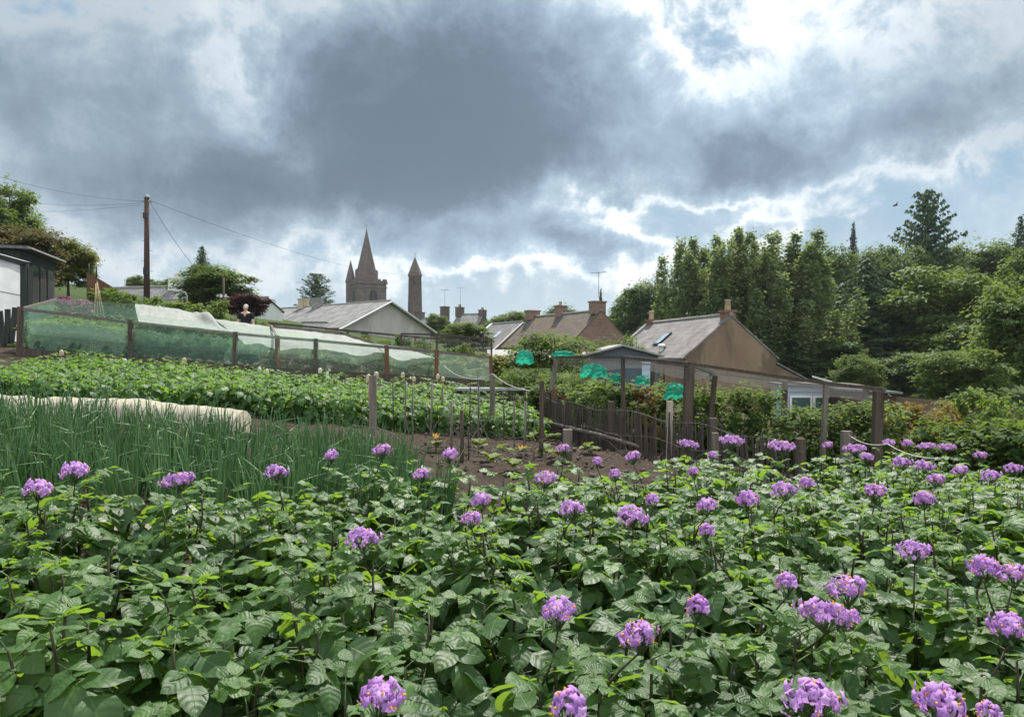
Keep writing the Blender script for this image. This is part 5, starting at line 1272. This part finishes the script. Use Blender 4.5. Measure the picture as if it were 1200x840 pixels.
# ------------------------------------------------------------------ sky, sun, camera
# thin summer haze over the whole place
hb=MB(); hb.box((0,1050,43),(3100,2800,130)); m,nt,out=newmat('haze'); pv=nt.new('ShaderNodeVolumePrincipled'); pv.inputs['Color'].default_value=(.82,.90,1,1); pv.inputs['Density'].default_value=.00016; pv.inputs['Anisotropy'].default_value=.3
nt.l.new(pv.outputs[0],out.inputs['Volume']); hz_=link('haze',hb,m); hz_['kind']='stuff'; hz_['label']='pale summer haze over the gardens and the wood'
SUN_AZ=R(14); SUN_EL=R(55)          # azimuth measured from +Y towards +X
w=bpy.data.worlds.new('World'); SC.world=w; w.use_nodes=True; nt=NT(w.node_tree); nt.n.clear()
out=nt.new('ShaderNodeOutputWorld'); bg=nt.new('ShaderNodeBackground'); STR=.1; bg.inputs[1].default_value=STR
sky=nt.new('ShaderNodeTexSky'); sky.sky_type='NISHITA'; sky.sun_disc=False; sky.sun_elevation=SUN_EL; sky.sun_rotation=SUN_AZ; sky.air_density=1.2; sky.dust_density=1.5
dirv=nt.new('ShaderNodeTexCoord').outputs['Generated']; d=nt.sep(dirv)
az=nt.m('ARCTAN2',d[0],d[1]); el=nt.m('ARCSINE',d[2])
# cloud layer coordinates: perspective of a flat cloud base
zz=nt.m('ADD',nt.m('MAXIMUM',d[2],0.0),.16); pl=nt.comb(nt.m('DIVIDE',d[0],zz),nt.m('DIVIDE',d[1],zz),nt.m('MULTIPLY',el,1.5))
warp=nt.new('ShaderNodeTexNoise'); nt.set(warp.inputs['Vector'],dirv); warp.inputs['Scale'].default_value=4.5; warp.inputs['Detail'].default_value=7; warp.inputs['Roughness'].default_value=.62
wc=nt.sep(warp.outputs['Color']); azw=nt.m('ADD',az,nt.m('MULTIPLY',nt.m('SUBTRACT',wc[0],.5),.30)); elw=nt.m('ADD',el,nt.m('MULTIPLY',nt.m('SUBTRACT',wc[1],.5),.24))
def blob(px,py,sx,sy,amp):
    a0=math.atan((px-600)/F); e0=math.atan((420-py)/F*math.cos(a0))
    u=nt.m('DIVIDE',nt.m('SUBTRACT',azw,a0),sx/F); v=nt.m('DIVIDE',nt.m('SUBTRACT',elw,e0),sy/F)
    r=nt.m('ADD',nt.m('MULTIPLY',u,u),nt.m('MULTIPLY',v,v)); return nt.m('MULTIPLY',nt.m('EXPONENT',nt.m('MULTIPLY',r,-1.0)),amp)
def total(L):
    o=None
    for b in L: q=blob(*b); o=q if o is None else nt.m('ADD',o,q)
    return o
n1=nt.noise(pl,1.6,10,.62,.3); n2=nt.noise(dirv,9,9,.62,.4); n3=nt.noise(dirv,26,6,.6,.2)
fb=nt.m('ADD',nt.m('ADD',nt.m('MULTIPLY',nt.m('SUBTRACT',n1,.5),.55),nt.m('MULTIPLY',nt.m('SUBTRACT',n2,.5),.92)),nt.m('MULTIPLY',nt.m('SUBTRACT',n3,.5),.25))
dens=nt.m('ADD',total([(590,110,210,120,.80),(450,150,210,100,.62),(520,215,180,40,.30),(120,100,270,120,.36),(60,30,160,80,.15),(885,165,85,38,.46),(1130,80,170,80,.36),(1060,160,170,36,.34),(690,292,80,22,.50),(540,305,70,34,.40),(900,255,85,22,.40),(380,230,140,40,.20),
  (640,330,280,16,.10),(190,245,230,62,.36),(265,75,50,65,-.36),(800,30,50,60,-.10),(790,235,110,30,-.30),(1190,205,60,50,-.12),(930,70,130,70,.14)]),fb)
bright=nt.m('ADD',total([(830,80,200,130,.62),(950,110,130,90,.25),(700,-60,320,140,.45),(700,290,330,80,.60),(280,80,110,90,.35),(560,330,140,70,.40),(1050,240,240,70,.22),(330,320,200,40,.25)]),.22)
cov=nt.smooth(dens,.02,.30)
# cloud body colour by thickness: thin bright edge to thick grey base
body=nt.ramp(dens,[(.0,(.36,.435,.495)),(.20,(.44,.50,.545)),(.34,(.325,.41,.48)),(.52,(.222,.298,.370)),(.82,(.125,.175,.230)),(1.0,(.100,.143,.193))])
rim=nt.m('MULTIPLY',nt.m('MULTIPLY',nt.smooth(dens,.0,.16),nt.m('SUBTRACT',1.0,nt.smooth(dens,.20,.42))),nt.m('MULTIPLY',bright,nt.m('ADD',.30,nt.m('MULTIPLY',nt.smooth(n2,.36,.66),1.1))))
cl=nt.mix(nt.m('MULTIPLY',rim,.62,None,True),body,(.86,.86,.85))
dim=nt.m('ADD',nt.m('MULTIPLY',bright,.42,None,True),.70); 
clb=nt.mix(1.0,cl,nt.comb(dim,dim,dim),'MULTIPLY')
thin=nt.smooth(nt.m('ADD',n2,nt.m('MULTIPLY',n3,.5)),.60,.95)
blue=nt.mix(nt.m('MULTIPLY',thin,.7),(.175,.285,.385),(.43,.505,.555))
nish=nt.mix(1.0,sky.outputs[0],(STR*.8,STR*.8,STR*.8),'MULTIPLY')
base=nt.mix(.8,nish,blue)
hz=nt.m('SUBTRACT',1.0,nt.smooth(el,.0,.22)); base=nt.mix(nt.m('MULTIPLY',hz,.5),base,(.40,.475,.535))
fin=nt.mix(cov,base,clb)
# unseen clouds behind the camera, front-lit by the sun, brightened for fill light
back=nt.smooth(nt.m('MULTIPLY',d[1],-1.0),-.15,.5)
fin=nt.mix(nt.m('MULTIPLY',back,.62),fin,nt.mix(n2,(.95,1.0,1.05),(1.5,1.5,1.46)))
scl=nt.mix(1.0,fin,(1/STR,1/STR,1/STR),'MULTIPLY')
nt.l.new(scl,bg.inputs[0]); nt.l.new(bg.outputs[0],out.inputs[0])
sd=bpy.data.lights.new('sun','SUN'); sd.energy=5.0; sd.angle=R(2); sd.color=(1,.955,.87); so=bpy.data.objects.new('sun',sd); COL.objects.link(so)
dv=Vector((math.sin(SUN_AZ)*math.cos(SUN_EL),math.cos(SUN_AZ)*math.cos(SUN_EL),math.sin(SUN_EL))); so.rotation_euler=dv.to_track_quat('Z','Y').to_euler(); so.location=dv*50
cam=bpy.data.cameras.new('camera'); cam.sensor_width=36; cam.lens=F/1200*36; cam.clip_end=6000; cam.clip_start=.05
co=bpy.data.objects.new('camera',cam); COL.objects.link(co); co.location=(0,0,EYE); co.rotation_euler=(R(90),0,0); SC.camera=co
SC.view_settings.view_transform='Standard'; SC.view_settings.look='None'; SC.view_settings.exposure=.62; SC.view_settings.gamma=1
SC.render.engine='CYCLES'; SC.cycles.max_bounces=8; SC.cycles.transparent_max_bounces=24
